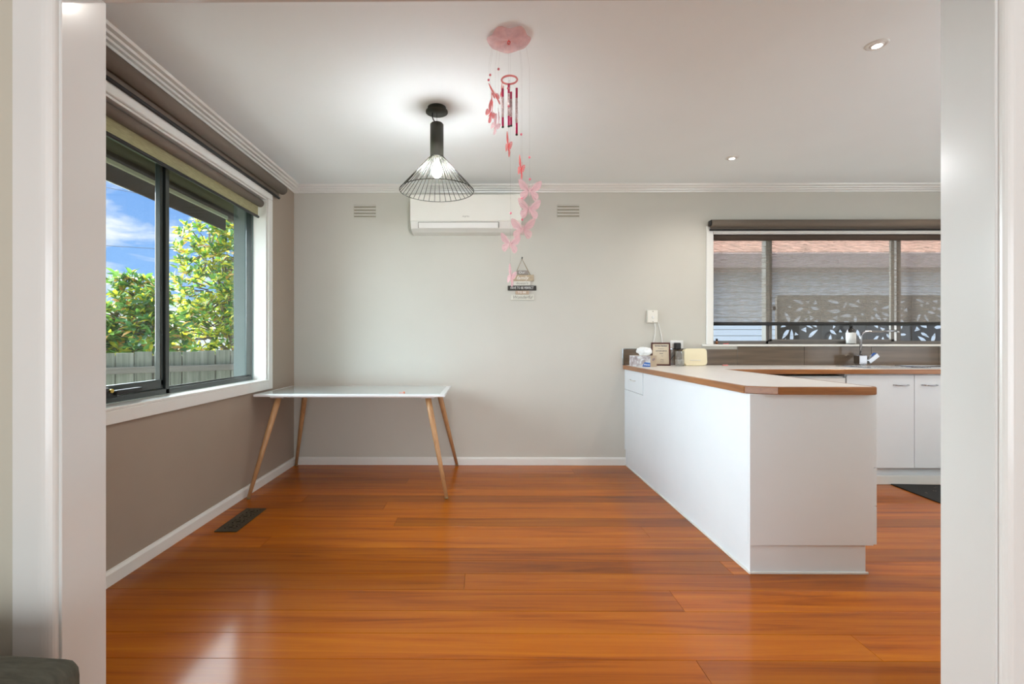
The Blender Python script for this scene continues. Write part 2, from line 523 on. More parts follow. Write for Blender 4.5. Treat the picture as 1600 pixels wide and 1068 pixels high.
def empty(name, loc=(0, 0, 0), rot=(0, 0, 0)):
    o = bpy.data.objects.new(name, None)
    o.empty_display_size = 0.1
    C.objects.link(o)
    o.location = loc
    o.rotation_euler = rot
    return o

def tag(o, label, cat, group=None):
    o['label'] = label
    o['category'] = cat
    if group: o['group'] = group
    return o

def struct(o, label=None):
    o['kind'] = 'structure'
    if label: o['label'] = label
    return o

def copy_tree(o, parent=None):
    c = o.copy(); C.objects.link(c); c.parent = parent
    for ch in list(o.children): copy_tree(ch, c)
    return c

def text(body, size, name, m, parent, loc, rot, shear=0.0, depth=0.0004, align='CENTER', sx=1.0, bold=0.0):
    cu = bpy.data.curves.new(name, 'FONT')
    cu.body = body; cu.size = size; cu.align_x = align; cu.align_y = 'CENTER'
    cu.extrude = depth; cu.shear = shear; cu.resolution_u = 2; cu.offset = bold
    tmp = bpy.data.objects.new('tmp', cu)
    C.objects.link(tmp)
    bpy.context.view_layer.update()
    me = bpy.data.meshes.new_from_object(tmp.evaluated_get(bpy.context.evaluated_depsgraph_get()))
    bpy.data.objects.remove(tmp); bpy.data.curves.remove(cu)
    me.materials.clear(); me.materials.append(m)
    o = bpy.data.objects.new(name, me)
    C.objects.link(o)
    o.parent = parent
    o.location = loc; o.rotation_euler = rot; o.scale = (sx, 1, 1)
    return o

def poly_with_holes(outer, holes, thick):
    """flat plate in local XY with holes, returned as mesh"""
    cu = bpy.data.curves.new('plate', 'CURVE')
    cu.dimensions = '2D'; cu.fill_mode = 'BOTH'; cu.extrude = thick / 2
    for pl in [outer] + holes:
        s = cu.splines.new('POLY')
        s.points.add(len(pl) - 1)
        for p, (x, y) in zip(s.points, pl):
            p.co = (x, y, 0, 1)
        s.use_cyclic_u = True
    tmp = bpy.data.objects.new('tmp', cu)
    C.objects.link(tmp)
    bpy.context.view_layer.update()
    me = bpy.data.meshes.new_from_object(tmp.evaluated_get(bpy.context.evaluated_depsgraph_get()))
    bpy.data.objects.remove(tmp); bpy.data.curves.remove(cu)
    return me

# ================================================================== ROOM
XL, XR, YB = -1.72, 5.0, 4.35
YN0, YN1 = 1.08, 1.205
H = 2.52
WL = (1.85, 3.80, 0.805, 2.25)      # left window opening y0 y1 z0 z1
WK = (2.068, 4.45, 1.09, 2.095)     # kitchen window opening x0 x1 z0 z1
XO = -2.03                          # outer face of left wall

# floor with boards
fl = MB().box(-3.2, XR, -3.5, YB + 0.02, -0.12, -0.0185).build('floor', mat('subfloor', (0.05, 0.025, 0.01), 0.9, var=0.1))
struct(fl)
rows = []
y = YB - 0.012
edges_y = [4.335]
fixed = {2.311, 2.162, 1.993, 1.84}
ys = []
yy = 1.993
ys.append(yy)
up = [2.162, 2.311, 2.45, 2.60, 2.745, 2.90, 3.045, 3.19, 3.335, 3.485, 3.63, 3.775, 3.92, 4.065, 4.21, 4.346]
dn = [1.84, 1.69, 1.54, 1.39, 1.24, 1.09, 0.94, 0.79, 0.64, 0.49, 0.34, 0.19, 0.04]
k = -0.11
while k > -3.5:
    dn.append(k); k -= 0.15
ys = sorted(dn + [1.993] + up)
joints = {2.162: [-0.088, 3.6], 1.993: [0.835, 4.1], 2.311: [1.2], 2.745: [0.95, 3.4], 3.92: [0.3]}
rj = random.Random(11)
for a, b in zip(ys[:-1], ys[1:]):
    js = joints.get(a)
    if js is None:
        js = [rj.choice([-1.1, 1.6, 2.4, 0.9, -0.6, 2.9]) + rj.uniform(-.2, .2)] if rj.random() < .75 else []
    x0, x1 = (XL, XR) if a > YN0 else (-3.2, XR)
    xs = [x0] + sorted(js) + [x1]
    for u, v in zip(xs[:-1], xs[1:]):
        g = 0.0006
        MB().box(u + g, v - g, a + g, b - g, -0.018, 0.0, bevel=0.0008).build('floor_board', FLOOR, fl)

def wall_with_hole(name, axis, c0, c1, a0, a1, h0, h1, hz0, hz1, m, z1=H, z0=0.0):
    b = MB()
    def bx(u0, u1, zz0, zz1):
        if axis == 'Y': b.box(c0, c1, u0, u1, zz0, zz1)     # wall plane x=const, runs along y
        else: b.box(u0, u1, c0, c1, zz0, zz1)
    bx(a0, h0, z0, z1); bx(h1, a1, z0, z1)
    if hz0 > z0: bx(h0, h1, z0, hz0)
    bx(h0, h1, hz1, z1)
    return struct(b.build(name, m))
wall_with_hole('wall_left', 'Y', XL - 0.10, XL, YN1, YB + 0.1, WL[0], WL[1], WL[2], WL[3], WALL_L)
ext = wall_with_hole('wall_left_outside', 'Y', XO, XL - 0.10, YN1 - 0.2, YB + 0.3, WL[0] - 0.02, WL[1] + 0.09, WL[2] - 0.05, WL[3] + 0.0, RENDER, z0=-0.6, z1=2.5)
wall_with_hole('wall_back', 'X', YB, YB + 0.1, XL - 0.1, XR + 0.1, WK[0], WK[1], WK[2], WK[3], WALL)
wall_with_hole('wall_back_outside', 'X', YB + 0.1, YB + 0.24, XO, XR + 0.1, WK[0], WK[1], WK[2] - 0.03, WK[3] + 0.0, RENDER, z0=-0.6, z1=2.5)
struct(MB().box(XR, XR + 0.1, YN1, YB, 0, H).build('wall_right', WALL))
# near wall with the wide opening
DX0, DX1, DZ = -0.953, 1.141, 1.973
b = MB()
b.box(-3.2, DX0 - 0.018, YN0, YN1, 0, H); b.box(DX1 + 0.018, XR, YN0, YN1, 0, H); b.box(DX0 - 0.018, DX1 + 0.018, YN0, YN1, DZ + 0.018, H)
struct(b.build('wall_near', WALL_LIV))
struct(MB().box(-3.3, -3.2, -3.5, YN1, 0, H).build('wall_living_left', WALL_LIV))
struct(MB().box(XR, XR + 0.1, -3.5, YN1, 0, H).build('wall_living_right', WALL_LIV))
b = MB(); b.box(-3.3, XR + .1, -3.6, -3.5, 0, H)
struct(b.build('wall_living_rear', WALL_LIV))
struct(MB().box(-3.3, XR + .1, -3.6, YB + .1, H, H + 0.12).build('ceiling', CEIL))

# cornices
CP = [(0, 2.462), (.010, 2.462), (.013, 2.474), (.028, 2.477), (.032, 2.488), (.050, 2.491), (.055, 2.502), (.074, 2.506), (.080, 2.52), (0, 2.52)]
struct(MB().extrude_profile([(XL + u, z) for u, z in CP], 'Y', YN1, YB).build('trim_1', TRIM), 'stepped white cornice over the left window')
struct(MB().extrude_profile([(YB - u, z) for u, z in CP], 'X', XL, XR).build('trim_2', TRIM), 'stepped white cornice along the back wall')
struct(MB().extrude_profile([(XR - u, z) for u, z in CP], 'Y', YN1, YB).build('trim_3', TRIM))
BP = [(0, 0), (.016, 0), (.016, .055), (.009, .068), (0, .070)]
struct(MB().extrude_profile([(XL + u, z) for u, z in BP], 'Y', YN1, YB).build('baseboard_left', TRIM))
struct(MB().extrude_profile([(YB - u, z) for u, z in BP], 'X', XL + .016, 1.285).build('baseboard_back', TRIM))

# opening lining and architraves
d1 = struct(empty('door_1', (0.09, (YN0 + YN1) / 2, 0)), 'wide cased opening painted gloss white')
for s, x in ((-1, DX0), (1, DX1)):
    MB().box(min(x, x + s * .018), max(x, x + s * .018), YN0 - 0.002, YN1 + 0.002, 0, DZ, bevel=0.0015).build('jamb', JAMB, d1)
MB().box(DX0 - .018, DX1 + .018, YN0 - 0.002, YN1 + 0.002, DZ, DZ + .018, bevel=0.0015).build('head_jamb', JAMB, d1)
def arch_prof(x, s, wd, nose):
    # plan outline (x,y) of an architrave, nose = rounded inner edge
    y0 = YN0
    pts = [(x, y0), (x, y0 - .006)]
    for i in range(7):
        t = i / 6 * PI / 2
        pts.append((x + s * nose * (1 - math.cos(t)), y0 - .006 - .016 * math.sin(t)))
    pts += [(x + s * (wd - .006), y0 - .022), (x + s * wd, y0 - .016), (x + s * wd, y0)]
    return pts
MB().prism(arch_prof(DX0 - .006, -1, .092, .030), 0, DZ + .09).build('architrave', TRIM, d1)
MB().prism(arch_prof(DX1 + .006, 1, .048, .018), 0, DZ + .09).build('architrave', TRIM, d1)
MB().box(DX0 - .006, DX1 + .006, YN0 - .02, YN0, DZ + .006, DZ + .09, bevel=.004).build('architrave', TRIM, d1)
# dado rail on the living-room wall right of the opening
struct(MB().extrude_profile([(YN0, 1.258), (YN0 - .012, 1.262), (YN0 - .02, 1.27), (YN0 - .02, 1.325), (YN0 - .012, 1.332), (YN0, 1.334)], 'X', DX1 + .054, XR).build('trim_4', TRIM), 'white dado rail beside the right architrave')

# ================================================================== LEFT WINDOW
w1 = struct(empty('window_1', (XL, (WL[0] + WL[1]) / 2, WL[2])), 'charcoal aluminium window in white timber surround')
y0, y1, z0, z1 = WL
aw = .068
b = MB(); b.box(XL, XL + .018, y0 - aw, y1 + aw, z1, z1 + aw, bevel=.003).build('architrave', TRIM, w1)
MB().box(XL, XL + .018, y1, y1 + aw, z0 - aw, z1, bevel=.003).build('architrave', TRIM, w1)
MB().box(XL, XL + .018, y0 - aw, y0, z0 - aw, z1, bevel=.003).build('architrave', TRIM, w1)
MB().box(XL, XL + .018, y0, y1, z0 - aw, z0 - .004, bevel=.003).build('architrave', TRIM, w1)
MB().box(XL - .1, XL + .018, y0, y1, z0 - .004, z0 + .010, bevel=.003).build('sill_board', TRIM, w1)
MB().box(XL - .1, XL, y1 - .012, y1, z0 + .01, z1).build('reveal_lining', TRIM, w1)
MB().box(XL - .1, XL, y0, y0 + .012, z0 + .01, z1).build('reveal_lining', TRIM, w1)
MB().box(XL - .1, XL, y0 + .012, y1 - .012, z1 - .012, z1).build('reveal_lining', TRIM, w1)
fx0, fx1 = -1.872, -1.83
zb = z0 + .010; zt = z1 - .012; ya = y0 + .012; yb = y1 - .012
ym = 2.757
b = MB()
b.box(fx0, fx1, ya, yb, zb, zb + .030, bevel=.002); b.box(fx0, fx1, ya, yb, zt - .05, zt, bevel=.002)
b.box(fx0, fx1, ya, ya + .028, zb, zt, bevel=.002); b.box(fx0, fx1, yb - .014, yb, zb, zt, bevel=.002)
b.box(fx0, fx1, ym - .004, ym + .028, zb, zt, bevel=.002)
b.box(fx0 + .015, fx1 - .02, ym + .028, yb - .022, zb + .030, zb + .040); b.box(fx0 + .015, fx1 - .02, ym + .028, ym + .036, zb, zt)
b.build('frame', FRAME, w1)
b = MB()  # awning sash on the near side
sx0, sx1 = -1.876, -1.842
b.box(sx0, sx1, ya + .03, ym - .006, zb + .032, zb + .085, bevel=.004)
b.box(sx0, sx1, ya + .03, ym - .006, zt - .105, zt - .052, bevel=.004)
b.box(sx0, sx1, ya + .03, ya + .08, zb + .05, zt - .07, bevel=.004); b.box(sx0, sx1, ym - .030, ym - .006, zb + .05, zt - .07, bevel=.004)
sash = b.build('sash', FRAME, w1)
MB().box(-1.862, -1.858, ya + .07, ym - .02, zb + .07, zt - .09).build('pane', GLASS, sash)
MB().box(-1.858, -1.854, ym + .028, yb - .02, zb + .035, zt - .05).build('pane', GLASS, w1)
# chain winder
b = MB()
wy = 2.24
b.box(-1.832, -1.79, wy - .22, wy + .10, zb + .028, zb + .058, bevel=.006, seg=2)
b.sphere((-1.80, wy + .03, zb + .062), .026, (0.7, 1.6, .8), 14)
b.cyl((-1.79, wy - .06, zb + .07), (-1.775, wy - .06, zb + .078), .012)
wn = b.build('winder', BLACK, w1)
b = MB(); b.box(-1.80, -1.772, wy + .07, wy + .245, zb + .044, zb + .066, bevel=.004)
b.sphere((-1.785, wy + .245, zb + .055), .009)
b.build('winder_handle', BLACK, wn)
MB().cyl((-1.783, wy + .045, zb + .066), (-1.775, wy + .045, zb + .066), .010, n=14).build('winder_lock', BRASS, wn)

# blinds at the left window
def roller(name, label, axis, a0, a1, c, z, r, drop, sheer, fab, bar_m, group=None, bar_r=.010):
    """axis 'Y': runs along y at x=c; axis 'X': runs along x at y=c. c,z = roll centre"""
    P = (lambda a, d, zz: (c + d, a, zz)) if axis == 'Y' else (lambda a, d, zz: (a, c - d, zz))
    t = empty(name, P((a0 + a1) / 2, 0, z))
    tag(t, label, 'blind', group)
    MB().cyl(P(a0, 0, z), P(a1, 0, z), r, n=24).build('fabric_roll', fab, t)
    for a, s in ((a0, -1), (a1, 1)):
        b = MB(); b.cyl(P(a, 0, z), P(a + s * .012, 0, z), r * .75, n=16)
        q0 = P(a, -r * 0.9 - .004, z - r * .6); q1 = P(a + s * .008, r * .6, z + r * .8)
        b.box(min(q0[0], q1[0]), max(q0[0], q1[0]), min(q0[1], q1[1]), max(q0[1], q1[1]), q0[2], q1[2], bevel=.001)
        b.build('bracket', BLACK, t)
    zf = z - drop
    if drop > r + .03:
        q0 = P(a0 + .008, -r * .55 - .0008, zf); q1 = P(a1 - .008, -r * .55 + .0008, z - r * .5)
        MB().box(min(q0[0], q1[0]), max(q0[0], q1[0]), min(q0[1], q1[1]), max(q0[1], q1[1]), q0[2], q1[2]).build('sheer_fabric', sheer, t)
    else:
        q0 = P(a0 + .008, -r * .85, zf); q1 = P(a1 - .008, -r * .70, z)
        MB().box(min(q0[0], q1[0]), max(q0[0], q1[0]), min(q0[1], q1[1]), max(q0[1], q1[1]), q0[2], q1[2]).build('fabric_tail', fab, t)
    dd = -r * .55 if drop > r + .03 else -r * .75
    b = MB(); b.cyl(P(a0 + .002, dd, zf), P(a1 - .002, dd, zf), bar_r, n=12)
    b.build('bottom_bar', bar_m, t)
    return t
roller('roller_blind', 'taupe block-out blind rolled up on the wall above the left window', 'Y', 1.72, 3.97, -1.664, 2.372, .040, .068, None, BLINDF, BLACK, bar_r=.010)
roller('roller_blind', 'olive see-through blind lowered a little inside the left window recess', 'Y', WL[0] + .03, WL[1] - .03, -1.757, 2.203, .029, .106, SHEER_L, BLINDF, BLACK, bar_r=.010)

# ================================================================== KITCHEN WINDOW
x0, x1, z0, z1 = WK
w2 = struct(empty('window_2', ((x0 + x1) / 2, YB, z0)), 'sliding aluminium window above the kitchen bench')
MB().box(x0 - .058, x0, YB - .016, YB, z0, z1 + .06, bevel=.003).build('architrave', TRIM, w2)
MB().box(x1, x1 + .058, YB - .016, YB, z0, z1 + .06, bevel=.003).build('architrave', TRIM, w2)
MB().box(x0, x1, YB - .016, YB, z1, z1 + .06, bevel=.003).build('architrave', TRIM, w2)
MB().box(x0 - .10, x1 + .1, YB - .030, YB, z0 - .018, z0, bevel=.003).build('sill_board', TRIM, w2)
MB().box(x0, x1, YB, YB + .11, z0 - .012, z0 + .001).build('sill_board', TRIM, w2)
for q in (x0, x1 - .01):
    MB().box(q, q + .01, YB, YB + .11, z0, z1).build('reveal_lining', TRIM, w2)
MB().box(x0, x1, YB, YB + .11, z1 - .01, z1).build('reveal_lining', TRIM, w2)
b = MB()
g0, g1 = YB + .085, YB + .15
b.box(x0 + .01, x1 - .01, g0, g1, z0, z0 + .032, bevel=.002); b.box(x0 + .01, x1 - .01, g0, g1, z1 - .04, z1 - .01, bevel=.002)
b.box(x0 + .01, x0 + .03, g0, g1, z0, z1 - .01); b.box(x1 - .03, x1 - .01, g0, g1, z0, z1 - .01)
b.box(2.600, 2.622, g0, g1, z0, z1); b.box(3.82, 3.86, g0 + .03, g1, z0, z1)
b.build('frame', ALU, w2)
b = MB()
sy0, sy1 = g0 - .012, g0 + .012
b.box(2.622, 2.65, sy0, sy1, z0 + .026, z1 - .02, bevel=.002); b.box(3.735, 3.765, sy0, sy1, z0 + .026, z1 - .02, bevel=.002)
b.box(2.622, 3.765, sy0, sy1, z0 + .026, z0 + .046); b.box(2.622, 3.765, sy0, sy1, z1 - .045, z1 - .02)
s2 = b.build('sliding_sash', ALU, w2)
MB().box(2.652, 2.675, sy0 - .014, sy0, 1.40, 1.44, bevel=.002).build('latch', ALU, s2)
MB().box(2.648, 3.737, g0, g0 + .004, z0 + .045, z1 - .044).build('pane', GLASS, s2)
MB().box(x0 + .028, 2.602, g0 + .03, g0 + .034, z0 + .03, z1 - .04).build('pane', GLASS, w2)
MB().box(3.858, x1 - .028, g0 + .03, g0 + .034, z0 + .03, z1 - .04).build('pane', GLASS, w2)
roller('roller_blind', 'taupe block-out blind rolled up on the wall above the kitchen window', 'X', 2.03, x1 + .02, YB - .052, 2.168, .033, .052, None, BLINDF, BLACK, bar_r=.008)
roller('roller_blind', 'brown see-through blind lowered most of the way over the kitchen window', 'X', x0 + .014, x1 - .02, YB + .042, 2.062, .028, .785, SHEER_K, BLINDD, BLACK, bar_r=.016)

# ================================================================== EXTERIOR
struct(MB().box(-30, XO, -12, 40, -0.75, -0.62).build('ground_garden', GRASS))
struct(MB().box(XO, 30, YB + .24, 40, -0.75, -0.62).build('ground_side', PAVE))
struct(MB().box(-5.4, XO, -6, 6.2, -.62, -.60).build('unseen_concrete', PAVE2))  # unseen pale slab added to bounce sunlight up to the ceiling
# eave over the left wall
ev = empty('eave', (-2.15, 2.8, 2.2)); struct(ev, 'dark soffit and rolled awning outside the left window')
MB().box(-2.30, XO + .01, -3.5, YB + .9, 2.29, 2.33).build('soffit', SOFFIT, ev)
MB().box(-2.28, -2.24, 1.0, 4.2, 2.185, 2.215, bevel=.004).build('batten', BATTEN, ev)
MB().box(-2.36, -2.30, -3.5, YB + .9, 2.23, 2.45).build('gutter', AWNING, ev)
MB().box(-2.27, -2.255, 1.0, 4.19, 2.085, 2.19, bevel=.003).build('awning', AWNING, ev)
MB().box(XO, 6, YB + .24, YB + .95, 2.36, 2.42).build('soffit', SOFFIT, ev)  # unseen eave added to keep direct sun out of the kitchen window
MB().box(-2.36, 6, -3.7, YB + .95, 2.66, 2.72).build('roof_sheet', AWNING, ev)

# fence of palings, running obliquely
fd = Vector((.77, .64, 0)); f0 = Vector((-3.34, 5.5, 0)); fn = Vector((-.64, .77, 0))
fe = empty('paling_fence', f0 + Vector((0, 0, -.62)), (0, 0, math.atan2(.64, .77)))
tag(fe, 'weathered grey paling fence outside the left window', 'fence')
rf = random.Random(3)
t = -5.2
pal_meshes = []
for k in range(6):
    b = MB()
    wv = .155
    b.box(-wv / 2, wv / 2, -.008, .008, 0, 1.0, bevel=.002)
    o = b.build('paling', PALING, fe, local=True)
    pal_meshes.append(o)
cover = MB().box(-.035, .035, -.006, .006, 0, 1.58, bevel=.002).build('gap_backing', RAILM, fe, local=True)  # strips added behind the gaps so they read dark, not sunlit lawn
i = 0
while t < 1.55:
    wd = rf.choice([.15, .158, .162, .10 if rf.random() < .35 else .155])
    src = pal_meshes[i % 6]
    o = src if i < 6 else src.copy()
    if i >= 6: C.objects.link(o); o.parent = fe
    tt = t + wd / 2
    z_top = 1.0 + .02 * (tt) / 1.5 + rf.uniform(-.012, .012)
    # lap: every second board stands proud
    o.location = (tt, -.026 + (.005 if i % 2 else 0), 0)
    o.scale = (wd / .155, 1, z_top + .62)
    o.rotation_euler = (0, rf.uniform(-.006, .006), 0)
    t += wd + .011
    cs = cover.copy() if i else cover
    if i: C.objects.link(cs); cs.parent = fe
    cs.location = (t - .0055, -.004, 0)
    i += 1
for zr in (.81 + .62, .62):
    MB().box(-5.2, 1.55, -.085, -.04, zr - .034, zr + .034, bevel=.004).build('rail', RAILM, fe, local=True)
# small gap cover posts
for tp in (-4.1, -1.55):
    MB().box(tp - .05, tp + .05, -.04, .06, -.1, 1.5, bevel=.004).build('post', RAILM, fe, local=True, loc=(0, .06, 0))

# magnolia trees
def leaf_bm(L, W, curl, twist=0):
    b = bmesh.new()
    pts = []
    n = 3
    L_ = []; R_ = []; M_ = []
    for i, (u, wv) in enumerate(((0, 0.08), (.33, .85), (.66, .9), (1.0, 0.0))):
        x = u * L * (1 - .1 * curl * u); z = -curl * L * u * u * .5
        M_.append(b.verts.new((x, 0, z)))
        if wv > .01:
            L_.append(b.verts.new((x, wv * W / 2, z + .12 * W)))
            R_.append(b.verts.new((x, -wv * W / 2, z + .12 * W)))
    for i in range(2):
        b.faces.new((M_[i], M_[i + 1], L_[i + 1], L_[i])); b.faces.new((M_[i + 1], M_[i], R_[i], R_[i + 1]))
    b.faces.new((M_[2], M_[3], L_[2])); b.faces.new((M_[3], M_[2], R_[2]))
    for f in b.faces: f.smooth = True
    return b
leaf_meshes = []
for k, (L, W, cu, mi) in enumerate([(.17, .065, .3, 0), (.15, .06, .6, 1), (.18, .065, .2, 2), (.15, .055, .8, 3), (.16, .06, .4, 4), (.13, .05, .1, 1), (.17, .065, .5, 0)]):
    b = leaf_bm(L, W, cu)
    me = bpy.data.meshes.new('leaf'); b.to_mesh(me)
    me.materials.append(LEAF[mi]); leaf_meshes.append(me); b.free()

def magnolia(base, blobs, label, seed, nrosette, nbig, weights, spread=(0,0)):
    rr = random.Random(seed)
    t = empty('magnolia_tree', base); tag(t, label, 'tree', )
    top = max(c[2] for c, r in blobs)
    trunk = [Vector(base)]
    main = blobs[0][0]
    tp = [Vector(base), Vector((base[0] + .05, base[1], 0.1)), Vector((base[0] * .5 + main[0] * .5, base[1] * .5 + main[1] * .5, 0.8)), Vector(main)]
    MB().tube(tp, [.11, .09, .07, .03], 8).build('trunk', BARK, t)
    tips = []
    for c, r in blobs:
        c = Vector(c)
        bp = [tp[2] + (c - tp[2]) * q + Vector((rr.uniform(-.05, .05), 0, 0)) for q in (0, .35, .7, 1)]
        MB().tube(bp, [.05, .04, .028, .015], 6).build('branch', BARK, t)
        n = int(nrosette * r ** 2 / sum(q[1] ** 2 for q in blobs))
        for k in range(n):
            while True:
                d = Vector((rr.uniform(-1, 1), rr.uniform(-1, 1), rr.uniform(-1, 1)))
                if .3 < d.length < 1: break
            d *= 1 / d.length * (d.length ** .45)
            tips.append((c + Vector((d.x * r, d.y * r, d.z * r)), d.normalized(), c))
    # twigs joined
    tw = MB()
    for p, d, c in tips[::3]:
        tw.tube([c + (p - c) * .45, c + (p - c) * .75 + Vector((0, 0, .03)), p], [.012, .008, .005], 4)
    tw = tw.build('twigs', BARK, t); tw['kind'] = 'stuff'
    leaves = []
    sunv = Vector((-.45, .75, 1.55)).normalized()
    for p, d, c in tips:
        ax = (d * .6 + Vector((0, 0, .9)) + Vector((rr.uniform(-.3, .3), rr.uniform(-.3, .3), 0))).normalized()
        q0 = ax.to_track_quat('Z', 'Y')
        m = rr.randint(7, 10)
        for k in range(m):
            az = 2 * PI * k / m + rr.uniform(-.3, .3); el = rr.uniform(.15, 1.15)
            dr = q0 @ Vector((math.cos(az) * math.cos(el), math.sin(az) * math.cos(el), math.sin(el)))
            q = (Matrix.Rotation(az, 4, 'Z') @ Matrix.Rotation(-el, 4, 'Y') @ Matrix.Rotation(rr.uniform(-.7, .7), 4, 'X'))
            Mx = Matrix.Translation(p + ax * (k * .008)) @ q0.to_matrix().to_4x4() @ q @ Matrix.Scale(rr.uniform(.6, 1.0), 4)
            leaves.append((Mx, rr.choices(range(7), weights)[0]))
    # the ones nearest the house are leaf objects, the rest one mass
    leaves.sort(key=lambda L: (L[0].translation - Vector((0, 0, 1.1))).length)
    inv = Matrix.Translation(-Vector(base))
    big, rest = leaves[:nbig], leaves[nbig:]
    for Mx, k in big:
        o = bpy.data.objects.new('leaf', leaf_meshes[k]); C.objects.link(o); o.parent = t
        o.matrix_local = inv @ Mx
    verts, faces, mi = [], [], []
    base_data = [([v.co.copy() for v in me.vertices], [tuple(p.vertices) for p in me.polygons]) for me in leaf_meshes]
    mslot = [0, 1, 2, 3, 4, 1, 0]
    for Mx, k in rest:
        M2 = inv @ Mx; o_ = len(verts)
        vs_, fs_ = base_data[k]
        verts += [M2 @ v for v in vs_]
        for f in fs_:
            faces.append(tuple(q + o_ for q in f)); mi.append(mslot[k])
    me = bpy.data.meshes.new('foliage'); me.from_pydata(verts, [], faces)
    me.polygons.foreach_set('material_index', mi); me.polygons.foreach_set('use_smooth', [True] * len(faces))
    for m_ in LEAF: me.materials.append(m_)
    o = bpy.data.objects.new('foliage', me); C.objects.link(o); o.parent = t; o['kind'] = 'stuff'
    return t
magnolia((-4.25, 8.6, -.62), [((-4.47, 8.39, 1.97), .85), ((-4.74, 8.28, 2.68), .55), ((-3.92, 8.28, 2.41), .7), ((-4.36, 8.18, 1.21), .75), ((-3.60, 7.96, 1.32), .6), ((-4.25, 8.28, 3.01), .4), ((-4.91, 8.28, 1.32), .6), ((-3.49, 8.39, 2.08), .5), ((-2.83, 8.50, 1.64), .7)],
         'tall sunlit magnolia with yellowing leaves behind the fence, in the far pane', 5, 1150, 300, [3, 4, 3, 2.2, 4, 3, 3])
magnolia((-5.3, 6.5, -.62), [((-5.25, 6.3, .85), .52), ((-4.75, 6.38, 1.3), .40), ((-4.55, 6.42, 1.62), .30), ((-4.76, 6.36, 1.84), .16), ((-5.85, 6.2, 1.0), .45), ((-5.0, 6.25, .85), .5), ((-4.35, 6.35, 1.15), .35)],
         'lower darker magnolia behind the fence, in the near pane', 9, 800, 300, [5, 1.8, 4, 2.2, 3, 1.5, 4])
# power lines far off
for k, (za, zb_) in enumerate(((6.9, 4.1), (6.1, 3.6), (3.3, 2.75))):
    pa, pb = Vector((-20, 12, za + 1.2)), Vector((-4, 16, zb_ + 1.2))
    pts = [pa + (pb - pa) * q / 8 - Vector((0, 0, .25 * math.sin(PI * q / 8))) for q in range(9)]
    c_ = MB().tube(pts, .007, 5).build('power_line', ROPEC)
    tag(c_, ['thin dark power line highest in the sky', 'thin dark power line just under the highest one', 'lowest thin dark power line over the shrubs'][k], 'cable', 'power lines')

# neighbouring house behind the kitchen window
YH = 9.0
nh = empty('neighbour_house', (6, YH, -.6)); tag(nh, 'white weatherboard house with terracotta tiled roof beyond the kitchen window', 'house')
MB().box(1.5, 15, YH, YH + .2, -.62, 2.66).build('wall', WBACK, nh)
pitch = .114
n = 0
z = -.60
wb = None
while z < 2.62:
    zt_ = z + pitch - .008
    if wb is None:
        b = MB(); b.extrude_profile([(YH, 0), (YH - .020, 0), (YH - .010, pitch - .008), (YH, pitch - .008)], 'X', 1.5, 15)
        wb = b.build('weatherboard', WEATHER, nh); wb.location.z += z + .6 + .0
        # vertices were shifted by the parent's offset; bring back to local
        for v in wb.data.vertices: v.co.z -= .6
        o = wb
    else:
        o = wb.copy(); C.objects.link(o); o.parent = nh
    o.location = (0, 0, z + .6)
    z += pitch
MB().box(1.5, 15, YH - .35, YH, 2.40, 2.44).build('soffit', FASCIA, nh)
b = MB(); b.extrude_profile([(YH - .38, 2.42), (YH - .50, 2.42), (YH - .53, 2.66), (YH - .50, 2.68), (YH - .38, 2.66)], 'X', 1.5, 15)
b.build('gutter', FASCIA, nh)
rp = R(24)
MB().box(1.5, 15, 0, 6.0, -.06, -.03, M=Matrix.Translation((0, YH - .45, 2.68)) @ Matrix.Rotation(rp, 4, 'X')).build('roof', ROOFT, nh)
b = MB()  # rows of roof tiles, joined (each only a few pixels)
for r_ in range(16):
    yr = r_ * .32
    for c_ in range(46):
        xr = 1.9 + c_ * .235 + (r_ % 2) * .0
        b.box(xr, xr + .20, yr - .02, yr + .33, 0, .045, M=Matrix.Translation((0, YH - .45, 2.68 - .02)) @ Matrix.Rotation(rp, 4, 'X') @ Matrix.Rotation(R(-2.5), 4, 'X'))
o = b.build('roof_tiles', ROOFT, nh); o['kind'] = 'stuff'

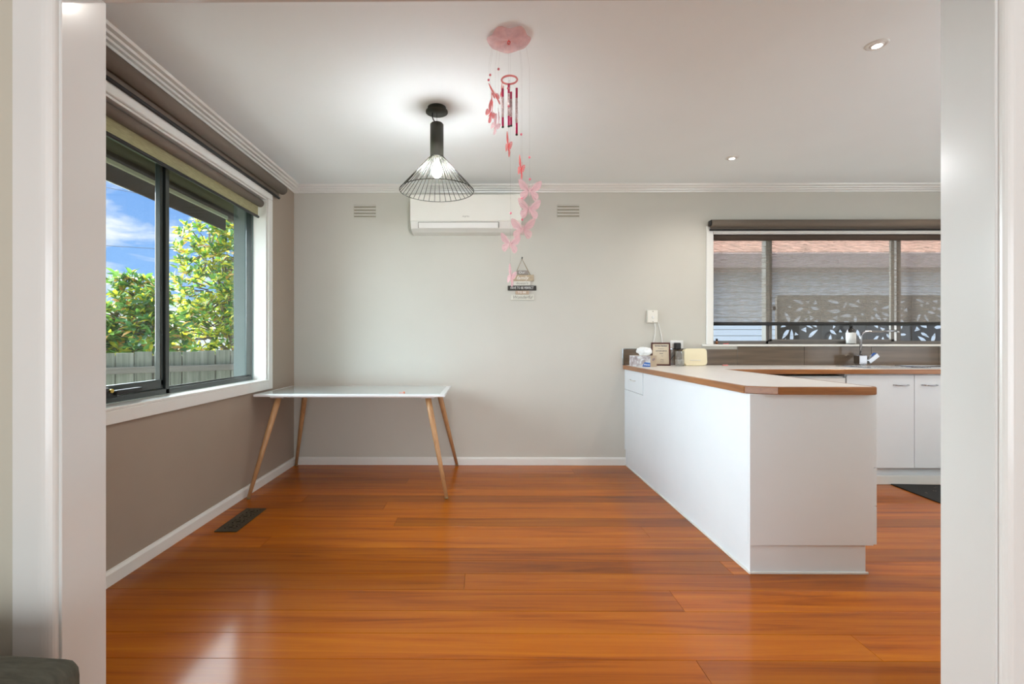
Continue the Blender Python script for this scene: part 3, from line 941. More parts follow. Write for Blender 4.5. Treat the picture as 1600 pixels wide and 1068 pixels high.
# laser cut privacy screens outside
rs = random.Random(21)
def leaf_hole(cx, cy, L, W, a, bend=0.25):
    pts = []
    for i in range(6):
        u = i / 6; pts.append((u * L, W / 2 * math.sin(PI * (u * .85 + .15)) + bend * L * u * u))
    pts.append((L, bend * L))
    for i in range(5, 0, -1):
        u = i / 6; pts.append((u * L, -W / 2 * math.sin(PI * (u * .85 + .15)) + bend * L * u * u))
    ca, sa = math.cos(a), math.sin(a)
    return [(cx + x * ca - y * sa, cy + x * sa + y * ca) for x, y in pts]
def tri_hole(cx, cy, s, a):
    return [(cx + s * q * math.cos(a + k), cy + s * q * math.sin(a + k)) for q, k in ((1, 0), (.75, 2.0), (.6, 4.2))]
def screen_holes(Wd, Ht, n_fans):
    discs = []; holes = []
    def samples(pts):
        out = []
        m = len(pts)
        for i in range(m):
            x, y = pts[i]; x2, y2 = pts[(i + 1) % m]
            nn = max(1, int(math.hypot(x2 - x, y2 - y) / .008))
            out += [(x + (x2 - x) * q / nn, y + (y2 - y) * q / nn) for q in range(nn)]
        return out
    def add(pts):
        sm = samples(pts)
        for x, y in sm:
            if not (.018 < x < Wd - .018 and .018 < y < Ht - .018): return
        cx = sum(p[0] for p in pts) / len(pts); cy = sum(p[1] for p in pts) / len(pts)
        sm.append((cx, cy))
        for X_, Y_ in discs:
            for x, y in sm:
                if abs(x - X_) < .013 and abs(y - Y_) < .013: return
        # not inside or around an existing hole
        for h in holes:
            hx = sum(p[0] for p in h) / len(h); hy = sum(p[1] for p in h) / len(h)
            if math.hypot(hx - cx, hy - cy) < .02: return
        holes.append(pts); discs.extend(sm)
    for k in range(n_fans):
        cx, cy = rs.uniform(.12, Wd - .12), (k + .5) / n_fans * Ht + rs.uniform(-.05, .05)
        a0 = rs.uniform(0, 2 * PI); span = rs.uniform(2.4, 4.6); m = rs.randint(7, 9)
        ro = rs.uniform(.045, .07); L = rs.uniform(.11, .19)
        for i in range(m):
            a = a0 + span * i / m
            add(leaf_hole(cx + ro * math.cos(a), cy + ro * math.sin(a), L * (1 - .5 * abs(i / m - .5)), span / m * (ro + L * .5) * .62, a, rs.uniform(-.05, .2)))
    for k in range(220):
        cx, cy = rs.uniform(.05, Wd - .05), rs.uniform(.05, Ht - .05)
        if rs.random() < .6: add(leaf_hole(cx, cy, rs.uniform(.09, .17), rs.uniform(.026, .05), rs.uniform(0, 2 * PI), rs.uniform(-.4, .4)))
        else: add(tri_hole(cx, cy, rs.uniform(.03, .055), rs.uniform(0, 2 * PI)))
    return holes
YS = 6.0
scr = empty('privacy_screen', (4.6, YS, -.6)); tag(scr, 'dark laser-cut leaf pattern screen outside the kitchen window', 'screen')
px = 3.66
Wd, Ht = .545, 1.06
for k in range(4):
    me = poly_with_holes([(0, 0), (Wd, 0), (Wd, Ht), (0, Ht)], screen_holes(Wd, Ht, 4), .004)
    me.materials.append(SCREEN)
    o = bpy.data.objects.new('cut_panel', me); C.objects.link(o); o.parent = scr
    o.rotation_euler = (R(90), 0, 0); o.location = (px - 4.6, 0, 1.672 - Ht + .6)
    MB().box(px - .012, px + .004, YS - .01, YS + .03, -.6, 1.675).build('post', SCREEN, scr)
    px += Wd + .012
MB().box(px - .012, px + .01, YS - .01, YS + .03, -.6, 1.675).build('post', SCREEN, scr)
MB().box(3.66, px, YS + .002, YS + .028, 1.672, 1.69).build('top_rail', SCREEN, scr)
MB().box(3.66, px, YS + .002, YS + .028, .585, .61).build('bottom_rail', SCREEN, scr)

# ================================================================== KITCHEN
ZT, ZU = .903, .867
# peninsula cabinet
pc = empty('kitchen_cabinet', (1.57, 3.0, 0)); tag(pc, 'white peninsula cabinet with drawers facing the kitchen', 'cabinet')
b = MB(); b.box(1.290, 1.848, 2.325, 3.72, .142, ZU - .002); b.box(1.290, 1.84, 3.72, YB - .002, .142, ZU - .002)
b.build('carcass', CAB, pc)
MB().box(1.277, 1.866, 2.308, 2.324, .142, ZU - .001, bevel=.0012).build('end_panel', CAB, pc)
# long side panel with the small fixed drawer front cut in at the wall end
MB().box(1.277, 1.2895, 2.325, 3.846, .142, ZU - .001, bevel=.0012).build('side_panel', CAB, pc)
MB().box(1.277, 1.2895, 3.856, YB - .001, .142, .685, bevel=.0012).build('side_panel', CAB, pc)
MB().box(1.277, 1.2895, 3.846, 3.856, .142, .68).build('side_panel', CAB, pc)
dr = MB().box(1.277, 1.2895, 3.862, YB - .003, .689, ZU - .003, bevel=.0012).build('drawer', CAB, pc)
b = MB(); b.tube([(1.277, 4.04, .785), (1.262, 4.05, .785), (1.258, 4.10, .785), (1.262, 4.15, .785), (1.277, 4.16, .785)], .004, 8)
b.build('handle', PLASW, dr)
b = MB(); b.box(1.285, 1.30, 2.322, YB - .002, 0, .142); b.box(1.3001, 1.838, 2.322, 2.336, 0, .142); b.box(1.825, 1.838, 2.3361, 3.72, 0, .142)
b.build('kickboard', CAB, pc)
b = MB(); b.box(1.277, 1.286, 2.314, YB - .002, 0, .012, bevel=.002); b.box(1.2865, 1.848, 2.314, 2.3215, 0, .012, bevel=.002)
b.build('floor_bead', TRIM, pc)
dz = [(.145, .327), (.330, .512), (.515, .697), (.700, .864)]
for a_, c_ in dz:
    d_ = MB().box(1.867, 1.885, 2.312, 2.90, a_, c_, bevel=.0015).build('drawer', CAB, pc)
    MB().tube([(1.885, 2.54, c_ - .05), (1.905, 2.545, c_ - .05), (1.912, 2.60, c_ - .05), (1.905, 2.655, c_ - .05), (1.885, 2.66, c_ - .05)], .004, 8).build('handle', CHROME, d_)
for a_, c_ in ((2.905, 3.30), (3.305, 3.70)):
    d_ = MB().box(1.867, 1.885, a_, c_, .145, .864, bevel=.0015).build('door', CAB, pc)

# worktop (continuous L) with timber edging
wt = empty('worktop', (2.6, 3.9, ZU)); tag(wt, 'cream laminate L-shaped worktop with timber edging', 'worktop')
e = .022
outer = [(1.262 + e, YB - .003), (1.262 + e, 2.340), (1.397, 2.275 + e), (1.848, 2.275 + e), (1.879 - e, 2.315), (1.879 - e, 3.70), (4.98, 3.70), (4.98, YB - .003)]
outer = [(1.262 + e, YB - .003), (1.262 + e, 2.345), (1.400, 2.275 + e), (1.850, 2.275 + e), (1.879 - e, 2.320), (1.879 - e, 3.70 + e), (4.98, 3.70 + e), (4.98, YB - .003)]
MB().prism(outer, ZU, ZT).build('laminate_top', LAM, wt)
def edge_strip(p, q, p2, q2, m):
    MB().prism([p, q, q2, p2], ZU - .0005, ZT - .0006, bevel=.003).build('timber_edge', m, wt)
o1 = [(1.262, YB - .003), (1.262, 2.331), (1.394, 2.275), (1.854, 2.275), (1.879, 2.308), (1.879, 3.70), (4.98, 3.70)]
i1 = [(1.262 + e, YB - .003), (1.262 + e, 2.345), (1.400, 2.275 + e), (1.850, 2.275 + e), (1.879 - e, 2.320), (1.879 - e, 3.70 + e), (4.98, 3.70 + e)]
for k in range(len(o1) - 1):
    edge_strip(o1[k], o1[k + 1], i1[k], i1[k + 1], EDGE_Y if k in (0, 4) else EDGE)

# back base cabinets
bc = empty('kitchen_cabinet', (3.9, 4.04, 0)); tag(bc, 'white base cabinet under the sink with bow-handled doors', 'cabinet')
MB().box(2.815, 4.98, 3.758, YB - .002, .132, ZU - .002).build('carcass', CAB, bc)
xs = [2.815, 3.338, 3.86, 4.42, 4.98]
for u, v in zip(xs[:-1], xs[1:]):
    d_ = MB().box(u + .0015, v - .0015, 3.740, 3.757, .136, ZU - .012, bevel=.0015).build('door', CAB, bc)
hx = [(3.175, 3.285), (3.395, 3.505), (4.25, 4.36), (4.50, 4.61)]
doors = [c for c in bc.children if c.name.startswith('door')]
for (u, v), d_ in zip(hx, doors):
    b = MB(); b.tube([(u, 3.740, .780), (u + .004, 3.722, .780), (u + .03, 3.716, .778), (v - .03, 3.716, .778), (v - .004, 3.722, .780), (v, 3.740, .780)], .0045, 8)
    b.build('handle', CHROME, d_)
b = MB(); b.box(1.885, 4.98, 3.80, 3.815, 0, .132)
b.build('kickboard', CAB, bc)
MB().box(1.885, 4.98, 3.768, 3.80, 0, .068, bevel=.003).build('floor_bead', TRIM, bc)
# dishwasher between the corner and the doors
dw = empty('dishwasher', (2.5, 4.0, 0)); tag(dw, 'white dishwasher built in under the worktop, left of the sink doors', 'dishwasher')
MB().box(2.21, 2.805, 3.765, 4.33, .135, .845).build('body', PLASW, dw)
MB().box(2.212, 2.803, 3.735, 3.764, .745, .835, bevel=.003).build('control_panel', PLASW, dw)
MB().box(2.212, 2.803, 3.735, 3.764, .137, .738, bevel=.003).build('door', CAB, dw)
MB().box(2.30, 2.70, 3.728, 3.735, .740, .752, bevel=.001).build('handle', GREY, dw)
cb = empty('kitchen_cabinet', (2.05, 4.0, 0)); tag(cb, 'plain white corner cabinet between peninsula and dishwasher', 'cabinet')
MB().box(1.89, 2.205, 3.758, YB - .002, .132, ZU - .002).build('carcass', CAB, cb)
MB().box(1.892, 2.203, 3.740, 3.757, .136, ZU - .012, bevel=.0015).build('door', CAB, cb)

# splashback tiles on the back wall
wbk = bpy.data.objects['wall_back']
MB().box(1.262, XR, YB - .004, YB - .0002, ZT, 1.046).build('tile_grout', GROUT, wbk)
tx = 1.268; joint = [1.268, 1.688, 2.288, 2.888, 3.488, 4.088, 4.688, XR]
for u, v in zip(joint[:-1], joint[1:]):
    MB().box(u + .001, v - .001, YB - .010, YB - .004, ZT + .001, 1.045 if u < 1.9 else 1.070, bevel=.0008).build('tile', TILE, wbk)
b = MB(); b.box(1.256, 1.268, YB - .013, YB, ZT, 1.052, bevel=.001); b.box(1.268, 1.965, YB - .013, YB, 1.045, 1.052, bevel=.001)
b.build('tile_trim', CHROME, wbk)

# sink
sk = empty('sink', (3.75, 4.02, ZT)); tag(sk, 'stainless steel sink with drainer set into the worktop under the window', 'sink')
b = MB()
b.box(3.05, 4.60, 3.80, 4.18, ZT, ZT + .005, bevel=.002)
b.build('drainer_deck', STEEL, sk)
b = MB()
for k in range(7): b.box(3.10, 3.42, 3.86 + k * .048, 3.872 + k * .048, ZT + .005, ZT + .008, bevel=.001)
b.build('drainer_ribs', STEEL, sk)
for (u, v) in ((3.56, 3.92), (3.98, 4.34)):
    b = MB(); b.box(u - .012, v + .012, 3.83, 3.845, ZT + .004, ZT + .010, bevel=.002); b.box(u - .012, v + .012, 4.150, 4.165, ZT + .004, ZT + .010, bevel=.002)
    b.box(u - .012, u, 3.845, 4.150, ZT + .004, ZT + .010, bevel=.002); b.box(v, v + .012, 3.845, 4.150, ZT + .004, ZT + .010, bevel=.002)
    b.box(u, v, 3.845, 4.150, ZT + .0045, ZT + .0055)
    b.build('bowl_rim', STEEL, sk)
# tap
TX, TY = 3.30, 4.22
tp = empty('kitchen_tap', (TX, TY, ZT)); tag(tp, 'chrome kitchen mixer tap with tall bent spout behind the sink', 'tap')
z_ = ZT
b = MB(); b.box(TX - .028, TX + .022, TY - .03, TY + .03, z_, z_ + .02, bevel=.002); b.box(TX - .038, TX + .03, TY - .034, TY + .034, z_ + .014, z_ + .092, bevel=.003)
b.build('body', CHROME, tp)
sp = [(TX, TY, z_ + .09), (TX, TY, z_ + .24)]
for k in range(7):
    t_ = k / 6 * PI / 2
    sp.append((TX + .05 * (1 - math.cos(t_)), TY, z_ + .25 + .05 * math.sin(t_)))
sp += [(TX + .15, TY - .03, z_ + .302), (TX + .27, TY - .075, z_ + .305)]
b = MB(); b.tube(sp, .0095, 10); b.cyl((TX + .262, TY - .072, z_ + .305), (TX + .262, TY - .072, z_ + .285), .011)
b.build('spout', CHROME, tp)
b = MB(); b.box(0, .105, -.021, .021, -.021, .021, bevel=.004, M=Matrix.Translation((TX + .04, TY - .02, z_ + .035)) @ Matrix.Rotation(R(-38), 4, 'Y'))
b.cyl((TX + .01, TY - .02, z_ + .045), (TX + .055, TY - .02, z_ + .05), .014)
b.build('lever', CHROME, tp)

# soap bottle on the sill
sb = empty('soap_bottle', (3.335, YB + .028, z0 * 0 + WK[2])); tag(sb, 'dark amber pump bottle with white label on the kitchen window sill', 'bottle')
zs = WK[2] + .001
MB().lathe([(0, 0), (.034, 0), (.037, .004), (.037, .112), (.034, .126), (.018, .142), (.013, .146), (.013, .155), (0, .155)], 24, (3.335, YB + .028, zs)).build('bottle_body', AMBER, sb)
MB().lathe([(.0375, .008), (.0378, .008), (.0378, .105), (.0375, .105)], 28, (3.335, YB + .028, zs)).build('bottle_label', LABELW, sb)
b = MB(); b.lathe([(0, .155), (.015, .155), (.015, .170), (.006, .172), (.006, .178), (.011, .180), (.011, .188), (0, .188)], 16, (3.335, YB + .028, zs))
b.box(3.325, 3.37, YB + .023, YB + .033, zs + .180, zs + .187, bevel=.001)
b.build('pump', BLACK, sb)
# little dropper bottle and trinkets
db = empty('dropper_bottle', (2.118, YB + .02, WK[2])); tag(db, 'tiny amber bottle with black cap at the left end of the kitchen sill', 'bottle')
MB().lathe([(0, 0), (.011, 0), (.012, .002), (.012, .026), (.006, .030), (0, .030)], 16, (2.118, YB + .02, zs)).build('bottle_body', mat('amber_brown', (0.20, .07, .02), .2, var=.1), db)
MB().lathe([(0, .028), (.0095, .028), (.009, .050), (0, .050)], 16, (2.118, YB + .02, zs)).build('cap', BLACK, db)
tr = MB().lathe([(0, 0), (.030, 0), (.034, .004), (.030, .005), (0, .003)], 20, (0, 0, 0)).build('trinket_dish', mat('dark_dish', (.03, .02, .03), .3, var=.1))
tr.location = (2.145, YB + .03, zs); tag(tr, 'small flat dark dish on the kitchen sill beside the tiny bottle', 'dish')
hp = MB()
hp.tube([(-.02, 0, .003), (-.01, .004, .004), (.0, 0, .004), (.012, .003, .004), (.02, 0, .003)], .003, 6); hp.sphere((.022, 0, .004), .005)
hp = hp.build('hair_clip', RED_A); hp.location = (2.195, YB + .015, zs); tag(hp, 'small red and pink clip lying on the kitchen sill', 'clip')

# ---- things on the peninsula
# tissue box
tb = empty('tissue_box', (1.372, 4.135, ZT), (0, 0, R(-50))); tag(tb, 'floral tissue box with white tissues at the left end of the worktop', 'tissue box')
MB().box(-.10, .10, -.05, .05, 0, .093, bevel=.0015).build('box', TBOX2, tb, local=True)
MB().box(-.0995, .0995, -.0512, -.0502, .001, .092).build('floral_front', FLORAL, tb, local=True)
lb = MB().prism([(.025, 0), (.10, 0), (.10, .034), (.048, .038), (.035, .02)], 0, .0008, M=Matrix.Translation((0, -.0514, .001)) @ Matrix.Rotation(R(90), 4, 'X')).build('brand_label', BLUE, tb, local=True)
text('Kleenex', .0165, 'lettering', INKW, tb, (.068, -.0524, .018), (R(90), 0, 0), shear=.25, depth=.0003, sx=1.0, bold=.0002)
fw = MB()
for (u, v, r_) in ((-.01, .060, .012), (.012, .066, .009)):
    fw.cyl((0.1, u * 1.0, v), (0.1006, u * 1.0, v), r_, n=12)
fw.build('printed_flower', mat('print_mauve', (.26, .2, .22), .6, var=.3, vscale=80), tb, local=True)
# crumpled tissue
bmt = bmesh.new(); bmesh.ops.create_icosphere(bmt, subdivisions=4, radius=1)
rt = random.Random(4)
from mathutils import noise as mnoise
for v in bmt.verts:
    p = v.co.copy()
    d = 1 + .28 * mnoise.noise(p * 1.6 + Vector((3, 1, 2))) + .16 * abs(mnoise.noise(Vector((p.x * 5, p.y * 5, p.z * 1.2))))
    v.co = Vector((p.x * .064 * d, p.y * .034 * d, .128 + p.z * .046 * d))
    if v.co.z < .118: v.co.x *= .86; v.co.y *= .8
for f in bmt.faces: f.smooth = True
me = bpy.data.meshes.new('tissue'); bmt.to_mesh(me); bmt.free(); me.materials.append(TISSUE)
o = bpy.data.objects.new('tissue', me); C.objects.link(o); o.parent = tb; o.location = (.012, 0, -.004)

# certificate frame
ct = empty('framed_certificate', (1.570, 4.255, ZT), (R(-9), 0, R(-14))); tag(ct, 'framed beige certificate leaning on the splashback behind the tissue box', 'picture frame')
Wc, Hc, fb = .160, .205, .012
b = MB()
b.box(-Wc / 2, Wc / 2, -.008, .006, 0, fb, bevel=.002); b.box(-Wc / 2, Wc / 2, -.008, .006, Hc - fb, Hc, bevel=.002)
b.box(-Wc / 2, -Wc / 2 + fb, -.008, .006, fb, Hc - fb, bevel=.002); b.box(Wc / 2 - fb, Wc / 2, -.008, .006, fb, Hc - fb, bevel=.002)
b.build('frame', FRAMEW, ct, local=True)
MB().box(-Wc / 2 + fb, Wc / 2 - fb, -.001, .005, fb, Hc - fb).build('certificate', PAPER, ct, local=True)
for s_, sz, zz, bo in (('Service Seminar', .0165, .176, .0005), ('Presented to', .0095, .150, 0), ('CUSTOMER SERVICE', .0105, .130, .0003), ('Award', .011, .108, .0003), ('Date', .008, .086, 0), ('Manager', .008, .052, 0), ('Director', .008, .034, 0)):
    text(s_, sz, 'lettering', INK, ct, (.004 if sz > .009 else .012, -.0016, zz), (R(90), 0, 0), depth=.0002, bold=bo)

# cut-glass tumbler
gl = empty('glass_tumbler', (1.700, 4.17, ZT)); tag(gl, 'clear glass tumbler with diamond cut base between certificate and cream board', 'glass')
b = MB(); b.lathe([(.036, .128), (.0385, .128), (.035, .003), (.033, 0), (0, 0), (0, .012), (.031, .014), (.036, .128)], 28, (1.700, 4.17, ZT))
b.build('tumbler_body', CGLASS, gl)
b = MB()
for k in range(14):
    for s_ in (1, -1):
        pts = []
        for j in range(5):
            a_ = 2 * PI * k / 14 + s_ * j * .2; rr_ = .0350 + .0008 * j / 4
            pts.append((1.700 + rr_ * math.cos(a_), 4.17 + rr_ * math.sin(a_), ZT + .006 + j * .012))
        b.tube(pts, .0011, 4)
b.build('cut_pattern', mat('cut_glass_lines', (.55, .53, .48), .15, coat=1, var=.1), gl)

# cream rounded board
bmr = MB()
def rrect(x0, x1, z0, z1, r, n=6):
    pts = []
    for cx, cz, a0 in ((x1 - r, z1 - r, 0), (x0 + r, z1 - r, PI / 2), (x0 + r, z0 + r, PI), (x1 - r, z0 + r, 1.5 * PI)):
        for i in range(n + 1):
            a = a0 + PI / 2 * i / n
            pts.append((cx + r * math.cos(a), cz + r * math.sin(a)))
    return pts
cbd = empty('cream_container', (1.86, 4.235, ZT), (R(-4), 0, 0)); tag(cbd, 'cream plastic container standing on edge against the splashback', 'container')
MB().prism(rrect(-.102, .102, .002, .150, .028), -.022, .022, M=Matrix.Rotation(R(90), 4, 'X'), bevel=.005).build('shell', CREAM, cbd, local=True)
MB().box(-.09, .072, -.028, .028, 0, .010, bevel=.003).build('foot', CREAM, cbd, local=True)
MB().box(-.05, .045, -.0245, -.021, .045, .050, bevel=.001).build('finger_groove', PLASC, cbd, local=True)
# pink eraser like bit
pk = MB().box(-.024, .024, -.009, .009, 0, .010, bevel=.003, seg=2).build('pink_clip', mat('clip_pink', (.80, .28, .27), .5, var=.15, vscale=60)); pk.location = (2.118, 4.22, ZT)
pk.rotation_euler = (0, 0, .2)
tag(pk, 'small pink clip on the worktop to the right of the cream container', 'clip')

# wall switch box with cords and the power outlet
sw = empty('wall_box', (1.52, YB, 1.28)); tag(sw, 'cream wall control box with two white cords hanging below', 'switch')
MB().box(1.474, 1.566, YB - .032, YB - .001, 1.285, 1.395, bevel=.004, seg=2).build('housing', PLASC, sw)
b = MB(); b.cyl((1.522, YB - .034, 1.385), (1.522, YB - .03, 1.385), .004); b.cyl((1.522, YB - .034, 1.293), (1.522, YB - .03, 1.293), .004)
b.build('screw', GREY, sw)
MB().box(1.514, 1.532, YB - .038, YB - .031, 1.322, 1.345, bevel=.002).build('toggle', PLASW, sw)
for pts in ([(1.540, YB - .02, 1.287), (1.549, YB - .02, 1.24), (1.546, YB - .02, 1.18), (1.533, YB - .02, 1.12), (1.530, YB - .02, 1.06)],
            [(1.578, YB - .006, 1.29), (1.590, YB - .01, 1.24), (1.604, YB - .01, 1.18), (1.612, YB - .015, 1.12), (1.615, YB - .02, 1.06)]):
    MB().tube(pts, .0032, 6).build('cord', PLASW, sw)
po = empty('power_outlet', (1.745, YB, 1.05)); tag(po, 'white double power outlet above the splashback with a black plug in it', 'power outlet')
MB().box(1.688, 1.803, YB - .010, YB, 1.053, 1.124, bevel=.003, seg=2).build('face_plate', PLASW, po)
b = MB()
for x_ in (1.715, 1.775): b.box(x_ - .008, x_ + .008, YB - .013, YB - .009, 1.104, 1.116, bevel=.001)
b.build('rocker', PLASW, po)
b = MB()
for dx_ in (-.006, .006): b.box(1.775 + dx_ - .001, 1.775 + dx_ + .001, YB - .0106, YB - .0098, 1.078, 1.088)
b.box(1.774, 1.776, YB - .0106, YB - .0098, 1.066, 1.074)
b.build('socket_slot', GREY, po)
pl = empty('power_plug', (1.736, YB - .01, 1.08)); tag(pl, 'black plug adaptor in the left socket of the power outlet', 'plug')
b = MB(); b.box(1.714, 1.764, YB - .060, YB - .012, 1.045, 1.105, bevel=.008, seg=2)
b.build('plug_body', BLACK, pl)
MB().tube([(1.735, YB - .05, 1.05), (1.733, YB - .06, 1.02), (1.70, YB - .05, .99), (1.66, YB - .035, .93)], .003, 6).build('cord', BLACK, pl)

# ================================================================== TABLE
tbz = .725
ta = empty('dining_table', (-.99, 3.88, 0)); tag(ta, 'white glass-topped dining table with splayed beech legs', 'table')
tx0, tx1, ty0, ty1 = -1.700, -.284, 3.53, 4.235
b = MB(); b.box(tx0, tx1, ty0, ty1, tbz - .018, tbz, bevel=.005, seg=2)
b.build('tabletop', TABLE_W, ta)
MB().box(tx0 + .04, tx1 - .04, ty0 + .04, ty1 - .04, tbz - .001, tbz + .0015, bevel=.0006).build('glass_panel', TABLE_G, ta)
b = MB(); b.box(tx0 + .13, tx1 - .12, ty0 + .10, ty0 + .13, tbz - .034, tbz - .018); b.box(tx0 + .13, tx1 - .12, ty1 - .13, ty1 - .10, tbz - .034, tbz - .018)
b.build('underframe', TABLE_W, ta)
for foot, topp in (((-1.664, 3.392), (-1.540, 3.60)), ((-.262, 3.41), (-.415, 3.60)), ((-1.686, 4.312), (-1.53, 4.12)), ((-.238, 4.312), (-.385, 4.12))):
    f_ = Vector((foot[0], foot[1], .012)); t_ = Vector((topp[0], topp[1], tbz - .03)); d_ = (t_ - f_)
    b = MB(); b.tube([f_, f_ + d_ * .5, f_ + d_ * .85, t_], [.0125, .0185, .0225, .0225], 16)
    lg = b.build('leg', LEGW, ta)
    b = MB(); b.cyl((foot[0], foot[1], 0), (f_.x + d_.x * .01, f_.y + d_.y * .01, .0125), .013, .0128, 14); b.build('foot_pad', mat('pad_brown', (.25, .16, .07), .6, var=.1) if 'pad_brown' not in MATS else MATS['pad_brown'], lg)
    b = MB(); b.box(t_.x - .05, t_.x + .05, t_.y - .035, t_.y + .035, tbz - .030, tbz - .020, bevel=.002)
    b.build('leg_bracket', TABLE_W, lg)
og = empty('orange_pen_cap', (-.62, 3.64, tbz)); tag(og, 'tiny pink wrapper with an orange end lying on the dining table', 'wrapper')
MB().box(-.640, -.603, 3.625, 3.650, tbz + .0017, tbz + .006, bevel=.002).build('wrapper', PALEPK, og)
MB().box(-.612, -.597, 3.640, 3.656, tbz + .0018, tbz + .010, bevel=.002).build('orange_end', ORANGE, og)
og.name = 'sweet_wrapper'

# ================================================================== AIR CONDITIONER
ac = empty('air_conditioner', (-.15, YB, 2.08)); tag(ac, 'white split-system air conditioner mounted high on the back wall', 'air conditioner')
ax0, ax1 = -.630, .328
prof = [(YB - .001, 2.075), (YB - .001, 2.392), (YB - .19, 2.392), (YB - .203, 2.380), (YB - .206, 2.148), (YB - .170, 2.100), (YB - .10, 2.080)]
MB().extrude_profile(prof, 'X', ax0 + .012, ax1 - .012).build('housing', PLASW, ac)
prof2 = [(YB - .203, 2.152), (YB - .203, 2.388), (YB - .214, 2.380), (YB - .217, 2.30), (YB - .217, 2.158), (YB - .210, 2.151)]
MB().extrude_profile(prof2, 'X', ax0, ax1).build('front_panel', mat('ac_gloss_panel', (.82, .80, .74), .16, coat=.6, var=.004), ac)
for s_, xx in ((-1, ax0), (1, ax1 - .012)):
    MB().extrude_profile([(YB - .001, 2.075), (YB - .001, 2.392), (YB - .195, 2.392), (YB - .203, 2.385), (YB - .203, 2.148), (YB - .168, 2.096), (YB - .10, 2.077)], 'X', xx, xx + .012).build('side_cap', PLASW, ac)
fl_ = MB().extrude_profile([(YB - .207, 2.143), (YB - .212, 2.142), (YB - .196, 2.098), (YB - .190, 2.098)], 'X', ax0 + .07, ax1 - .20).build('louvre_flap', PLASW, ac)
b = MB()
b.box(ax0 + .066, ax0 + .069, YB - .205, YB - .185, 2.10, 2.147); b.box(ax1 - .198, ax1 - .195, YB - .205, YB - .185, 2.10, 2.147); b.box(ax0 + .066, ax1 - .195, YB - .2065, YB - .195, 2.1445, 2.148)
b.build('flap_gap', GREY, ac)
text('FUJITSU', .017, 'brand_lettering', INKG, ac, (-.0, -.2173, .112), (R(90), 0, 0), depth=.0002)
# wall vents
def wall_vent(x, label):
    v = empty('wall_vent', (x, YB, 2.297)); tag(v, label, 'vent', 'wall vents beside the air conditioner')
    MB().box(x - .102, x + .102, YB - .004, YB, 2.238, 2.357, bevel=.002).build('vent_plate', WALL, v)
    for k in range(4):
        zz = 2.250 + k * .0285
        b = MB(); b.extrude_profile([(YB - .004, zz), (YB - .013, zz + .002), (YB - .004, zz + .018)], 'X', x - .098, x + .098)
        b.build('louvre', WALL, v)
        MB().box(x - .098, x + .098, YB - .006, YB - .0035, zz - .0045, zz + .0002).build('slot', mat('vent_slot', (.20, .18, .10), .9, var=.05) if 'vent_slot' not in MATS else MATS['vent_slot'], v)
wall_vent(-1.073, 'painted louvred wall vent left of the air conditioner')
wall_vent(.768, 'painted louvred wall vent right of the air conditioner')

# ================================================================== HANGING SIGN
sg = empty('hanging_sign', (.34, YB - .006, 1.48)); tag(sg, 'stacked plank wall sign with family motto on a jute rope', 'sign')
def Sx(px): return (px - 755.3) * 4.34 / 750
def Sz(py): return 1.12 + (532.5 - py) * 4.34 / 750
WOODS = [mat('plank_taupe', (.30, .26, .23), .7, var=.08, vscale=40, stretch=(1, 1, 8)), mat('plank_oak', (.48, .38, .26), .7, var=.15, vscale=30, stretch=(1, 1, 9)),
         mat('plank_offwhite', (.70, .69, .62), .7, var=.06, vscale=30), mat('plank_black', (.030, .025, .02), .6, var=.2, vscale=30),
         mat('plank_tan', (.48, .36, .26), .7, var=.12, vscale=30, stretch=(1, 1, 9)), mat('plank_whitewash', (.66, .65, .57), .7, var=.06, vscale=30)]
boards = [(807.5, 825.2, 422.3, 428.9, 0, 'Our', .030, INKW, 0, 1.15, 815.5), (800.2, 834, 429.0, 439.0, 1, 'family', .046, INKW, .35, 1.0, 816),
          (802.7, 828.1, 439.2, 445.8, 2, "doesn't", .032, INKG, 0, 1.15, 815.8), (793.5, 837.9, 446.0, 453.5, 3, 'HAVE TO BE PERFECT', .031, INKW, 0, .70, 815.5),
          (805.5, 826.5, 453.8, 459.8, 4, 'TO BE', .028, INKW, 0, 1.0, 815.5), (798, 834.6, 460.0, 468.6, 5, 'Wonderful', .040, INKG, .35, 1.0, 816)]
for j, (a0, a1, b0, b1, wi, s_, sz, im, sh, sx_, cx_) in enumerate(boards):
    yo = .004 * (j % 2)
    bd = MB().box(Sx(a0), Sx(a1), YB - .016 + yo, YB - .008 + yo, Sz(b1), Sz(b0) - .0008, bevel=.0012).build('plank', WOODS[wi], sg)
    text(s_, sz, 'lettering', im, bd, (Sx(cx_) - .34, -.0105 + yo, (Sz(b0) + Sz(b1)) / 2 - 1.48), (R(90), 0, 0), shear=sh, depth=.0003, sx=sx_, bold=0)
b = MB()
b.tube([(Sx(800 + 6), YB - .010, Sz(430)), (Sx(807.7), YB - .010, Sz(422.5)), (Sx(815.7), YB - .012, Sz(404.6)), (Sx(825), YB - .010, Sz(422.5)), (Sx(829), YB - .010, Sz(430))], .0028, 6)
b.build('rope', ROPE, sg)
b = MB(); b.cyl((Sx(815.7), YB, Sz(404.2)), (Sx(815.7), YB - .02, Sz(403.2)), .0035); b.sphere((Sx(815.7), YB - .021, Sz(402.6)), .006)
b.build('hook', BLACKM, sg)

